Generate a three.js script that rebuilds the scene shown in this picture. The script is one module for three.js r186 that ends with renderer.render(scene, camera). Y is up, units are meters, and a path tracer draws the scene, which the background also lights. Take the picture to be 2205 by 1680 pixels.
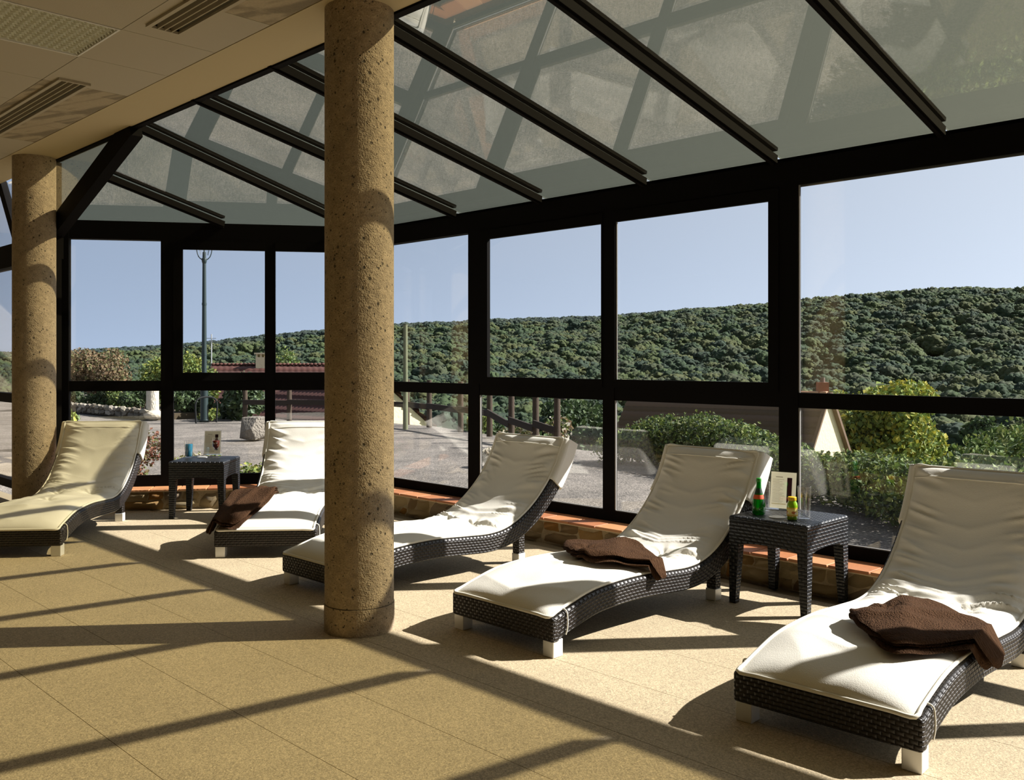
import * as THREE from 'three';
import { mergeGeometries, mergeVertices } from 'three/addons/utils/BufferGeometryUtils.js';
import { ConvexGeometry } from 'three/addons/geometries/ConvexGeometry.js';
import { RoundedBoxGeometry } from 'three/addons/geometries/RoundedBoxGeometry.js';

// ---------------------------------------------------------------- camera, sky, sun, exposure
const scene = new THREE.Scene();
const renderer = new THREE.WebGLRenderer({ antialias: true });
renderer.toneMapping = THREE.LinearToneMapping;
renderer.toneMappingExposure = 1.04;
renderer.shadowMap.enabled = true;
const camera = new THREE.PerspectiveCamera(45.856, 2205 / 1680, 0.05, 4000);
camera.position.set(0, 1.35, 0);
camera.rotation.y = THREE.MathUtils.degToRad(45.224);
camera.setViewOffset(2205, 1680, 0, 66, 2205, 1680);      // level camera with a lowered lens, as an architectural photograph
const SUN = new THREE.Vector3(0.507, 0.602, -0.617).normalize();
{                                                          // clear hazy air: blue overhead, paler at the horizon, a wide aureole round the sun
  const W = 512, Hh = 256, d = new Float32Array(W * Hh * 4);
  for (let y = 0; y < Hh; y++) for (let x = 0; x < W; x++) {
    const el = ((y + 0.5) / Hh - 0.5) * Math.PI, az = ((x + 0.5) / W - 0.5) * 2 * Math.PI, s = Math.sin(el), c = Math.cos(el);
    const g = Math.acos(Math.min(1, Math.max(-1, Math.cos(az) * c * SUN.x + s * SUN.y + Math.sin(az) * c * SUN.z))) * 180 / Math.PI, up = Math.max(0, s), k = 1 - 0.66 * Math.sqrt(up), glow = 4.0 * Math.exp(-g / 30) * (0.2 + 0.8 * Math.exp(-up * 2.2)), hz = Math.exp(-up * 5);
    const rgb = s > 0 ? [0.262 * k + 0.075 * hz + glow, 0.375 * k + 0.085 * hz + glow * 1.02, 0.58 * k + 0.09 * hz + glow] : [0.20, 0.19, 0.15];
    for (let i = 0; i < 3; i++) d[(y * W + x) * 4 + i] = rgb[i];
    d[(y * W + x) * 4 + 3] = 1;
  }
  const t = new THREE.DataTexture(d, W, Hh, THREE.RGBAFormat, THREE.FloatType);
  t.mapping = THREE.EquirectangularReflectionMapping; t.magFilter = THREE.LinearFilter; t.needsUpdate = true;
  scene.background = t; scene.environment = t;
}
const sun = new THREE.DirectionalLight(new THREE.Color(1.0, 0.96, 0.91), 11.2);
sun.name = 'sun';
sun.position.copy(SUN).multiplyScalar(40);
sun.castShadow = true;
sun.shadow.radius = 1.0;
Object.assign(sun.shadow.camera, { left: -20, right: 20, top: 20, bottom: -20, near: 1, far: 120 });
scene.add(sun, sun.target);

// ---------------------------------------------------------------- helpers
const V = (x, y, z) => new THREE.Vector3(x, y, z);
const rng = (seed) => () => { seed = (seed + 0x6d2b79f5) | 0; let t = Math.imul(seed ^ (seed >>> 15), 1 | seed); t = (t + Math.imul(t ^ (t >>> 7), 61 | t)) ^ t; return ((t ^ (t >>> 14)) >>> 0) / 4294967296; };
const lerp = (a, b, t) => a + (b - a) * t, clamp = (x, a = 0, b = 1) => Math.min(b, Math.max(a, x)), sm = (a, b, x) => { const t = clamp((x - a) / (b - a)); return t * t * (3 - 2 * t); };
const hash = (x, y, s) => { let h = Math.imul(x, 374761393) + Math.imul(y, 668265263) + Math.imul(s, 974634737); h = Math.imul(h ^ (h >>> 13), 1274126177); return ((h ^ (h >>> 16)) >>> 0) / 4294967296; };
function vnoise(x, y, s = 0, per = 0) {
  const ix = Math.floor(x), iy = Math.floor(y), fx = x - ix, fy = y - iy, u = fx * fx * (3 - 2 * fx), v = fy * fy * (3 - 2 * fy);
  const w = (k) => (per ? ((k % per) + per) % per : k), g = (a, b) => hash(w(a), w(b), s);
  return lerp(lerp(g(ix, iy), g(ix + 1, iy), u), lerp(g(ix, iy + 1), g(ix + 1, iy + 1), u), v);
}
const fbm = (x, y, s, per, o = 4) => { let a = 0, k = 0.5, t = 0; for (let i = 0; i < o; i++) { a += k * vnoise(x, y, s + i, per); t += k; x *= 2; y *= 2; per *= 2; k *= 0.5; } return a / t; };
function tex(n, fn, srgb = true, m = n) {
  const d = new Uint8Array(n * m * 4);
  for (let y = 0; y < m; y++) for (let x = 0; x < n; x++) { const c = fn(x / n, y / m, x, y), o = (y * n + x) * 4; for (let k = 0; k < 3; k++) d[o + k] = clamp(Array.isArray(c) ? c[k] : c, 0, 1) * 255; d[o + 3] = 255; }
  const t = new THREE.DataTexture(d, n, m, THREE.RGBAFormat);
  t.wrapS = t.wrapT = THREE.RepeatWrapping; t.magFilter = THREE.LinearFilter; t.minFilter = THREE.LinearMipmapLinearFilter; t.generateMipmaps = true; t.needsUpdate = true;
  if (srgb) t.colorSpace = THREE.SRGBColorSpace;
  return t;
}
const rep = (t, u, v = u) => { t.repeat.set(1 / u, 1 / v); return t; };
const mat = (color, roughness = 0.7, extra = {}) => new THREE.MeshPhysicalMaterial({ color, roughness, ...extra });
// uv in metres from the dominant axis of each face
function metric(g) {
  g = g.index ? g.toNonIndexed() : g;
  const p = g.attributes.position, uv = new Float32Array(p.count * 2), a = V(), b = V(), c = V();
  for (let i = 0; i < p.count; i += 3) {
    a.fromBufferAttribute(p, i); b.fromBufferAttribute(p, i + 1).sub(a); c.fromBufferAttribute(p, i + 2).sub(a); b.cross(c);
    const x = Math.abs(b.x), y = Math.abs(b.y), z = Math.abs(b.z);
    for (let k = i; k < i + 3; k++) {
      const X = p.getX(k), Y = p.getY(k), Z = p.getZ(k);
      uv.set(y >= x && y >= z ? [X, Z] : x >= z ? [Z, Y] : [X, Y], k * 2);
    }
  }
  g.setAttribute('uv', new THREE.BufferAttribute(uv, 2));
  return g;
}
const box = (x0, x1, y0, y1, z0, z1) => metric(new THREE.BoxGeometry(x1 - x0, y1 - y0, z1 - z0).translate((x0 + x1) / 2, (y0 + y1) / 2, (z0 + z1) / 2));
const rbox = (w, h, d, r = 0.006, s = 2) => metric(new RoundedBoxGeometry(w, h, d, s, Math.min(r, w / 2.01, h / 2.01, d / 2.01)));
function bar(p0, p1, w, h, r = 0) {                       // a bar of width w and height h from p0 to p1
  const d = p1.clone().sub(p0), L = d.length(), g = r ? new RoundedBoxGeometry(w, h, L, 2, r) : new THREE.BoxGeometry(w, h, L);
  return metric(g).applyMatrix4(new THREE.Matrix4().lookAt(p1, p0, V(0, 1, 0)).setPosition(p0.clone().add(p1).multiplyScalar(0.5)));
}
const tube = (pts, r, seg = 24, rs = 6, closed = false) => new THREE.TubeGeometry(new THREE.CatmullRomCurve3(pts, closed), seg, r, rs, closed);
const lathe = (pts, n = 28) => new THREE.LatheGeometry(pts.map(([x, y]) => new THREE.Vector2(x, y)), n);
function prism(pts, t) {                                   // a flat polygon of thickness t below its points
  const nrm = pts[1].clone().sub(pts[0]).cross(pts[2].clone().sub(pts[0])).normalize().multiplyScalar(-t), q = pts.map((p) => p.clone().add(nrm)), pos = [], tri = (a, b, c) => pos.push(...a.toArray(), ...b.toArray(), ...c.toArray());
  for (let i = 1; i < pts.length - 1; i++) { tri(pts[0], pts[i], pts[i + 1]); tri(q[0], q[i + 1], q[i]); }
  pts.forEach((p, i) => { const j = (i + 1) % pts.length; tri(p, q[i], pts[j]); tri(pts[j], q[i], q[j]); });
  const g = new THREE.BufferGeometry(); g.setAttribute('position', new THREE.Float32BufferAttribute(pos, 3)); g.computeVertexNormals();
  return metric(g);
}
const taken = new Map();
const numbered = (n) => { const k = taken.get(n) ?? 0; taken.set(n, k + 1); return k ? `${n}_${String(k).padStart(3, '0')}` : n; };
function tag(o, label, category, group, kind) { Object.assign(o.userData, { label, category }); if (group) o.userData.group = group; if (kind) o.userData.kind = kind; return o; }
function thing(name, label, category, pos = [0, 0, 0], turn = 0, group, kind) {
  const o = new THREE.Group(); o.name = numbered(name); o.position.set(...pos); o.rotation.y = turn; scene.add(o);
  return tag(o, label, category, group, kind);
}
function part(name, geos, m, parent, label) {
  const list = [].concat(geos), g = list.length > 1 ? mergeGeometries(list.map((q) => (q.index ? q.toNonIndexed() : q))) : list[0];
  const o = new THREE.Mesh(g, m); o.name = name; if (label) o.userData.label = label;
  parent.add(o); return o;
}
function solo(name, geos, m, label, category, group, kind) { const o = part(name, geos, m, scene); o.name = numbered(name); return tag(o, label, category, group, kind); }

// ---------------------------------------------------------------- materials
const noiseBump = tex(512, (u, v) => fbm(u * 16, v * 16, 3, 16, 5), false);
const grainBump = tex(512, (u, v, x, y) => 0.5 * vnoise(u * 256, v * 256, 9, 256) + 0.5 * vnoise(u * 96, v * 96, 10, 96), false);
const floorMap = tex(1024, (u, v, x, y) => {
  const g = vnoise(u * 400, v * 400, 21, 400), g2 = vnoise(u * 180, v * 180, 22, 180), m = fbm(u * 5, v * 5, 23, 5);
  let k = 0.86 + 0.24 * (g - 0.5) + 0.12 * (g2 - 0.5) + 0.06 * (m - 0.5);
  if (g > 0.93 && g2 < 0.4) k -= 0.16;
  return [0.83 * k, 0.755 * k, 0.615 * k];
});
const M = {};
M.floor = mat(0xffffff, 0.85, { map: rep(floorMap, 1.3), bumpMap: rep(grainBump.clone(), 0.5), bumpScale: 0.0012 });
M.joint = mat(0x8a7d63, 0.95);
M.frame = mat(0x0a0807, 0.8, { specularIntensity: 0.2 });
M.rafter = mat(0x090605, 0.8, { specularIntensity: 0.2 });
M.lit_gasket = mat(0x8b8985, 0.5);  // aluminium strip; its pale grey paints the sunlight on the mullion sides
M.glass = mat(0xffffff, 0, { transmission: 1, ior: 1.6 });
M.roofGlass = mat(new THREE.Color(0.63, 0.597, 0.475), 0, { transmission: 1, ior: 2.0 });
M.soffit = mat(0xc4b38d, 0.85, { bumpMap: rep(noiseBump.clone(), 1.2), bumpScale: 0.002 });
M.plaster = mat(0x7d7260, 0.9);
const columnMap = (() => {
  const n = 1024, r = rng(77), pit = new Float32Array(n * n);
  for (let i = 0; i < 1300; i++) {
    const big = r() < 0.16, cx = r() * n, cy = r() * n, rx = big ? 3 + r() * 4.5 : 1.2 + r() * 2, ry = rx * (0.7 + r() * 0.8), d = 0.5 + r() * 0.5;
    for (let y = -14; y <= 14; y++) for (let x = -14; x <= 14; x++) { const q = (x / rx) ** 2 + (y / ry) ** 2; if (q < 1) { const o = ((Math.floor(cy + y) + n) % n) * n + ((Math.floor(cx + x) + n) % n); pit[o] = Math.max(pit[o], d * Math.min(1, 2.2 * (1 - q))); } }
  }
  const col = tex(n, (u, v, x, y) => {
    const p = pit[y * n + x], g = vnoise(u * 300, v * 300, 31, 300), g2 = fbm(u * 40, v * 40, 32, 40, 3), m = fbm(u * 4, v * 4, 34, 4), k = 0.80 + 0.16 * (g - 0.5) + 0.16 * (g2 - 0.5) + 0.12 * (m - 0.5);
    const t = 1 - 0.55 * p; return [0.80 * k * t, 0.715 * k * t, 0.595 * k * t];
  });
  const bmp = tex(n, (u, v, x, y) => clamp(0.55 + 0.25 * (vnoise(u * 220, v * 220, 35, 220) - 0.5) + 0.5 * (fbm(u * 40, v * 40, 32, 40, 3) - 0.5) - 0.5 * pit[y * n + x]), false);
  return [col, bmp];
})();
M.column = mat(0xffffff, 0.9, { map: rep(columnMap[0], 1.0), bumpMap: rep(columnMap[1], 1.0), bumpScale: 0.008 });
M.ceiling = mat(0xb8ae99, 0.9, { bumpMap: rep(grainBump.clone(), 0.4), bumpScale: 0.0006 });
M.ceilingStreaky = mat(0xb8ae99, 0.9, { map: rep(tex(512, (u, v) => { const f = fbm(u * 3 + 2.2 * vnoise(u * 4, v * 3, 47), v * 15 + u * 5, 45, 0, 4), k = 1 - 0.22 * sm(0.35, 0.7, f) - 0.06 * vnoise(u * 120, v * 120, 46, 120); return [k, k * 0.97, k * 0.92]; }), 0.9) });  // ceiling colour with darker, warmer wavy streaks
M.metal = mat(0xe2e2de, 0.3, { metalness: 0.35 });
M.white = mat(0xe6e4dc, 0.5);
M.duct = mat(0xb0aca0, 0.6);
M.terracotta = ['#b87c50', '#ad7148', '#c2895c', '#a66a44'].map((c) => mat(c, 0.55, { bumpMap: rep(noiseBump.clone(), 0.3), bumpScale: 0.0015 }));
M.grout = mat(0xddcaa8, 0.95);
M.stone = ['#d8be8c', '#cda568', '#b3966c', '#e0c998', '#bfa87e', '#d29a52', '#b09c82'].map((c) => mat(c, 0.92, { bumpMap: rep(noiseBump.clone(), 0.25), bumpScale: 0.012 }));
M.mortar = mat(0xa8977a, 0.95, { bumpMap: rep(noiseBump.clone(), 0.3), bumpScale: 0.008 });
// woven strand: rows of short rounded strands, each row set off by half a strand
function weave(nx, ny, rgb, gap, seed) {
  const h = (u, v) => { const row = Math.floor(v * ny), a = (u * nx + (row % 2) * 0.5) % 1, b = (v * ny) % 1, cx = 1 - Math.abs(2 * a - 1) ** 5, cy = 1 - Math.abs(2 * b - 1) ** 3; return [Math.sqrt(clamp(cx)) * Math.sqrt(clamp(cy)) * (0.72 + 0.28 * Math.sin(a * Math.PI)), row, Math.floor(u * nx + (row % 2) * 0.5) % nx]; };
  return [tex(512, (u, v) => { const [k, r, c] = h(u, v), q = 0.85 + 0.3 * (hash(r, c, seed) - 0.5); return k < 0.3 ? gap : rgb.map((x) => x * q); }), tex(512, (u, v) => h(u, v)[0], false)];
}
{
  const [m1, b1] = weave(5, 10, [0.165, 0.142, 0.132], [0.05, 0.04, 0.035], 5);
  M.wicker = mat(0xffffff, 0.42, { map: rep(m1, 0.15, 0.16), bumpMap: rep(b1, 0.15, 0.16), bumpScale: 0.006 });
  const [m2, b2] = weave(5, 8, [0.13, 0.14, 0.158], [0.03, 0.03, 0.035], 8);
  M.rattan = mat(0xffffff, 0.4, { map: rep(m2, 0.20, 0.15), bumpMap: rep(b2, 0.20, 0.15), bumpScale: 0.006 });
}
M.cushion = mat(new THREE.Color(0.84, 0.81, 0.715), 0.85, { bumpMap: rep(grainBump.clone(), 0.25), bumpScale: 0.0006, sheen: 0.2, sheenColor: new THREE.Color(1, 1, 0.95), sheenRoughness: 0.6 });
M.piping = mat(new THREE.Color(0.84, 0.81, 0.70), 0.8);
M.towel = mat(0x4a3423, 1, { bumpMap: rep(grainBump.clone(), 0.45), bumpScale: 0.008, specularIntensity: 0.2 });
M.towelHem = mat(0x33241b, 0.95);
M.asphalt = mat(0xffffff, 0.95, { map: rep(tex(512, (u, v) => { const k = 0.44 + 0.26 * (vnoise(u * 200, v * 200, 41, 200) - 0.5) + 0.25 * (fbm(u * 6, v * 6, 42, 6) - 0.5); return [k * 1.02, k * 0.965, k * 0.90]; }), 2.6), bumpMap: rep(grainBump.clone(), 1), bumpScale: 0.01 });
M.grassland = mat(0xffffff, 1, { map: rep(tex(256, (u, v) => { const k = 0.8 + 0.5 * (fbm(u * 8, v * 8, 52, 8) - 0.5); return [0.42 * k, 0.46 * k, 0.26 * k]; }), 60) });

// ---------------------------------------------------------------- room shell
const VENTS = [[-4.755, -2.9], [-7.9, -6.05]];
const ZW = -5.18, ZB = -2.85, YC = 3.10;                   // inner face of the long glazed wall; facade line under the beam; ceiling height
const C1 = V(-7.25, 0, ZW), C2 = V(-8.77, 0, -2.97);
const chamferX = (z) => C1.x + (z - C1.z) * (C2.x - C1.x) / (C2.z - C1.z);
{
  const s = new THREE.Shape([[5, 5.45], [-7.3, 5.45], [-9.0, 2.95], [-14, 2.95], [-14, -6], [5, -6]].map(([x, z]) => new THREE.Vector2(x, z)));
  const fl = thing('floor', 'beige textured stone floor laid in long narrow slabs', 'floor', [0, 0, 0], 0, undefined, 'structure');
  part('bed', metric(new THREE.ExtrudeGeometry(s, { depth: 0.02, bevelEnabled: false }).rotateX(-Math.PI / 2).translate(0, -0.028, 0)), M.joint, fl);
  const r = rng(4);
  for (let k = -8; k < 13; k++) {                          // slab rows between the joints seen in the floor
    const z1 = -1.29 - 0.4435 * (k - 0), z0 = z1 - 0.4435;
    if (z0 < -5.2) continue;
    const left = z0 < -2.9 ? chamferX(Math.max(z0, -5.1)) + 0.02 : -13.9;
    for (let x = 4.8 - r() * 1.2; x > left + 0.1;) {
      const L = Math.min(1.25, x - left);
      part('slab', box(x - L + 0.0003, x - 0.0003, -0.008, 0, z0 + 0.0012, z1 - 0.0012), M.floor, fl);
      x -= L;
    }
  }
}
solo('wall_back', box(-14.2, 5.2, -0.02, 3.4, 6, 6.2), M.plaster, 'plain beige plaster wall across the back of the room', 'wall', undefined, 'structure');
solo('wall_left', box(-14.2, -14, -0.02, 3.4, -3.0, 6), M.plaster, 'plain beige plaster wall at the far end of the room', 'wall', undefined, 'structure');
solo('wall_right', box(4.4, 4.6, -0.02, 3.4, -5.4, 6), M.plaster, 'plain beige plaster wall at the near end of the glazed bay', 'wall', undefined, 'structure');
solo('beam', [box(-14.2, 4.4, YC, 3.42, ZB, -2.51)], M.soffit, 'long beige beam between the tiled ceiling and the glass roof', 'beam', undefined, 'structure');
{
  const c = thing('ceiling', 'suspended ceiling of square off-white panels with dark joints', 'ceiling', [0, 0, 0], 0, undefined, 'structure');
  part('ceiling_slab', box(-14.2, 4.6, YC + 0.27, 3.42, -2.51, 6.2), M.plaster, c);
  const zs = [-2.505, -1.975]; while (zs.at(-1) < 6) zs.push(zs.at(-1) + 0.588);
  for (let i = 0; i < zs.length - 1; i++) for (let x = -4.93 - 0.612 * 15; x < 4.4; x += 0.612) {
    const z0 = zs[i], z1 = zs[i + 1], lamp = i === 1 && Math.abs(x + 5.542) < 0.1;
    if (lamp || z0 > 0.6) continue;
    const streaky = !i && ((x > -4.8 && x < -3) || (x > -8 && x < -6.2));
    const a = x + 0.002, b = x + 0.610, cut = i ? undefined : VENTS.find(([v0, v1]) => v0 < b && v1 > a), pieces = [];      // panels are cut out round the vents
    if (cut) { const c0 = Math.max(a, cut[0]), c1 = Math.min(b, cut[1]); if (c0 > a) pieces.push([a, c0, z0 + 0.002, z1 - 0.002]); if (c1 < b) pieces.push([c1, b, z0 + 0.002, z1 - 0.002]); pieces.push([c0, c1, z0 + 0.002, -2.212], [c0, c1, -2.048, z1 - 0.002]); } else pieces.push([a, b, z0 + 0.002, z1 - 0.002]);
    part('ceiling_panel', pieces.map(([p, q, u, v]) => box(p, q, YC, YC + 0.02, u, v)), streaky ? M.ceilingStreaky : M.ceiling, c, streaky ? 'panel with darker brownish streaks beside the vent' : undefined);
  }
  part('ceiling_panel_field', box(-14.2, 4.6, YC, YC + 0.02, 0.97, 6.2), M.ceiling, c);
}
function column(x, z, label) {
  const c = thing('column', label, 'column', [x, 0, z], 0, undefined, 'structure'), R = 0.172, cyl = (y0, y1, r, open) => {
    const g = new THREE.CylinderGeometry(r, r, y1 - y0, 64, 1, open).translate(0, (y0 + y1) / 2, 0), p = g.attributes.position, uv = g.attributes.uv;
    for (let i = 0; i < p.count; i++) uv.setXY(i, uv.getX(i), p.getY(i) + x);
    return g;
  };
  part('shaft', cyl(0.137, YC + 0.005, R), M.column, c);
  part('base_drum', cyl(0, 0.133, R + 0.003), M.column, c);
  part('joint_ring', cyl(0.130, 0.140, R - 0.006), M.joint, c);
}
column(-3.83, -2.72, 'thick round pitted stone column standing in the middle of the room');
column(-8.62, -2.70, 'round pitted stone column beside the cushioned lounger at the far corner');

// glazed walls: bars and panes given as boxes in the wall's own axes
function glazing(root, bars, panes) {
  for (const [n, x0, x1, y0, y1, z0, z1] of bars) part(n, box(x0, x1, y0, y1, z0, z1), n === 'lit_gasket' ? M.lit_gasket : M.frame, root);
  for (const [x0, x1, y0, y1, z] of panes) part('pane', box(x0, x1, y0, y1, z - 0.005, z + 0.005), M.glass, root);
}
{
  const w = thing('window_1', 'long window wall with dark metal frame along the row of loungers', 'window', [0, 0, 0], 0, undefined, 'structure'), B = [], P = [], z0 = -5.218, z1 = ZW, zm = -5.20;
  B.push(['header', -7.27, 4.4, 2.41, 2.565, -5.26, ZW], ['fascia', -7.3, 4.4, 2.47, 2.605, -5.30, -5.26], ['bottom_rail', -7.25, 4.4, 0.184, 0.262, z0 - 0.02, z1]);
  const posts = [[-5.743, -5.61], [-4.286, -4.182], [-2.882, -2.755], [-1.40, -1.285], [0.10, 0.205], [1.56, 1.675], [2.95, 3.06]];
  for (const [a, b] of posts) B.push(['mullion', a, b, 0.262, 2.41, z0, z1]);
  B.push(['mullion', -7.28, -7.12, 0.184, 2.41, z0 - 0.03, z1]);
  const edges = [-7.12, ...posts.flat(), 4.4];
  for (let i = 0; i < edges.length; i += 2) {
    const a = edges[i], b = edges[i + 1], sash = [1, 2, 4, 5].includes(i / 2);
    B.push(['transom', a, b, 1.055, 1.147, z0 + 0.004, z1 - 0.004]);
    P.push([a - 0.01, b + 0.01, 0.25, 1.06, zm]);
    if (sash) {
      const l = i / 2 % 3 === 1 ? 0.106 : 0.012, rr = i / 2 % 3 === 1 ? 0.012 : 0.07;
      B.push(['sash_rail', a, b, 1.147, 1.206, z0 + 0.01, z1 + 0.006], ['sash_rail', a, b, 2.336, 2.41, z0 + 0.01, z1 + 0.006], ['sash_stile', a, a + l, 1.206, 2.336, z0 + 0.01, z1 + 0.006], ['sash_stile', b - rr, b, 1.206, 2.336, z0 + 0.01, z1 + 0.006]);
      P.push([a + 0.01, b - 0.01, 1.2, 2.34, zm]);
    } else P.push([a - 0.01, b + 0.01, 1.14, 2.415, zm]);
    B.push(['lit_gasket', a, a + (i === 4 ? 0.022 : 0.009), sash ? 1.206 : 1.147, sash ? 2.336 : 2.41, zm + 0.006, zm + 0.012]);
    B.push(['lit_gasket', a, a + 0.009, 0.262, 1.055, zm, zm + 0.012], ['lit_gasket', a, b, 0.262, 0.268, zm, zm + 0.012]);
  }
  glazing(w, B, P);
}
{
  const d = C2.clone().sub(C1), L = d.length(), w = thing('window_2', 'angled window wall across the corner bay facing the street', 'window', [C1.x, 0, C1.z], Math.atan2(-d.z, d.x), undefined, 'structure');
  const B = [], P = [], z0 = 0, z1 = 0.04, zm = 0.02;      // own z points outwards here
  B.push(['header', -0.02, L + 0.02, 2.445, 2.612, 0, 0.10], ['bottom_rail', 0, L, 0.184, 0.285, 0, 0.05], ['mullion', -0.02, 0.10, 0.184, 2.445, z0, z1], ['mullion', 0.807, 0.90, 0.285, 2.445, z0, z1], ['mullion', 1.716, 1.826, 0.285, 2.445, z0, z1], ['mullion', 2.615, L + 0.06, 0.184, 2.612, z0 - 0.005, z1 + 0.03]);
  for (const [a, b, sash] of [[0.10, 0.807, 1], [0.90, 1.716, 1], [1.826, 2.615, 0]]) {
    B.push(['transom', a, b, 1.06, 1.154, z0 + 0.004, z1 - 0.004]);
    P.push([a - 0.01, b + 0.01, 0.275, 1.07, zm]);
    if (sash) { B.push(['sash_rail', a, b, 1.154, 1.227, z0 - 0.006, z1], ['sash_rail', a, b, 2.366, 2.445, z0 - 0.006, z1], ['sash_stile', b - (a > 0.5 ? 0.08 : 0.004), b, 1.227, 2.366, z0 - 0.006, z1]); P.push([a + 0.005, b - 0.005, 1.22, 2.37, zm]); } else P.push([a - 0.01, b + 0.01, 1.15, 2.45, zm]);
  }
  glazing(w, B, P);
}
{
  const w = thing('window_3', 'window wall glimpsed past the far column with sloping strut', 'window', [0, 0, 0], 0, undefined, 'structure'), B = [], P = [];
  B.push(['header', -14, -8.7, 2.25, 2.47, ZB - 0.12, ZB], ['bottom_rail', -14, -8.7, 0.1, 0.18, ZB - 0.08, ZB], ['mullion', -8.86, -8.66, 0.1, YC, ZB - 0.09, ZB - 0.0], ['transom', -14, -8.8, 0.93, 1.02, ZB - 0.07, ZB]);
  for (const x of [-14, -12.6, -11.2]) B.push(['mullion', x, x + 0.1, 0.1, YC, ZB - 0.08, ZB]);
  for (const [a, b] of [[-13.9, -12.6], [-12.5, -11.2], [-11.1, -8.86]]) P.push([a - 0.01, b + 0.01, 0.17, 0.94, ZB - 0.04], [a - 0.01, b + 0.01, 1.01, 2.26, ZB - 0.04], [a - 0.01, b + 0.01, 2.46, YC, ZB - 0.04]);
  glazing(w, B, P);
  part('strut', bar(V(-10.15, 3.1, ZB - 0.03), V(-9.62, 2.45, ZB - 0.03), 0.06, 0.10), M.frame, w);
}
// glass lean-to roof with its angled end
const yGlass = (z) => 2.598 + (z + 5.30) * 0.2285;
{
  const rf = thing('roof', 'sloping tinted glass roof on dark metal rafters above the loungers', 'roof', [0, 0, 0], 0, undefined, 'structure');
  const rafter = (a, b, w = 0.044) => part('rafter', [bar(a.clone().add(V(0, -0.034, 0)), b.clone().add(V(0, -0.034, 0)), w, 0.05), bar(a.clone().add(V(0, -0.064, 0)), b.clone().add(V(0, -0.064, 0)), w * 0.55, 0.016), bar(a.clone().add(V(w * 0.42, -0.052, 0)), b.clone().add(V(w * 0.42, -0.052, 0)), 0.008, 0.014), bar(a.clone().add(V(0, 0.028, 0)), b.clone().add(V(0, 0.028, 0)), w * 1.1, 0.022)], M.rafter, rf);
  const xs = [], A0 = V(-6.94, yGlass(ZB + 0.02), ZB + 0.02); for (let k = 0; k < 12; k++) xs.push(-6.93 + k * 1.003);
  for (const x of xs.slice(1)) rafter(V(x, yGlass(-5.19), -5.19), V(x, yGlass(ZB), ZB));
  part('pane', prism([V(-7.30, yGlass(-5.36), -5.36), A0, V(xs[1] - 0.012, yGlass(ZB + 0.02), ZB + 0.02), V(xs[1] - 0.012, yGlass(-5.36), -5.36)], 0.012), M.roofGlass, rf);
  for (let k = 1; k < xs.length; k++) {
    const a = xs[k] + 0.012, b = (xs[k + 1] ?? 4.4) - 0.012;
    part('pane', prism([V(a, yGlass(-5.36), -5.36), V(a, yGlass(ZB + 0.02), ZB + 0.02), V(b, yGlass(ZB + 0.02), ZB + 0.02), V(b, yGlass(-5.36), -5.36)], 0.012), M.roofGlass, rf);
  }
  part('ridge_bar', box(-8.72, 4.4, YC - 0.012, 3.34, ZB - 0.05, ZB - 0.002), M.frame, rf);
  // the end facet: a triangle between the last rafter, the angled window and the facade
  const nO = V(-0.824, 0, -0.567), yE = 2.635, A = V(-6.94, yGlass(ZB), ZB), D1 = C1.clone().addScaledVector(nO, 0.10).setY(yE - 0.03), D2 = C2.clone().addScaledVector(nO, 0.10).setY(yE - 0.03), J = D1.clone().lerp(D2, 0.475), K = A.clone().lerp(D2, 0.44);
  rafter(D1.clone().add(V(0.05, 0.02, 0.08)), A);
  rafter(J.clone().add(V(0.09, 0.035, 0.06)), K, 0.044);
  part('pane', prism([A, D1, J, K], 0.012), M.roofGlass, rf);
  part('pane', prism([K, J, D2], 0.012), M.roofGlass, rf);
  part('hip_brace', bar(V(-6.93, 3.11, ZB - 0.03), V(-8.72, 2.52, ZB - 0.07), 0.09, 0.17), M.frame, rf);
  part('pane', prism([V(-6.95, 3.10, ZB - 0.03), V(-8.68, 2.55, ZB - 0.03), V(-8.68, 3.10, ZB - 0.03)], 0.008), M.roofGlass, rf);
}
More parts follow.
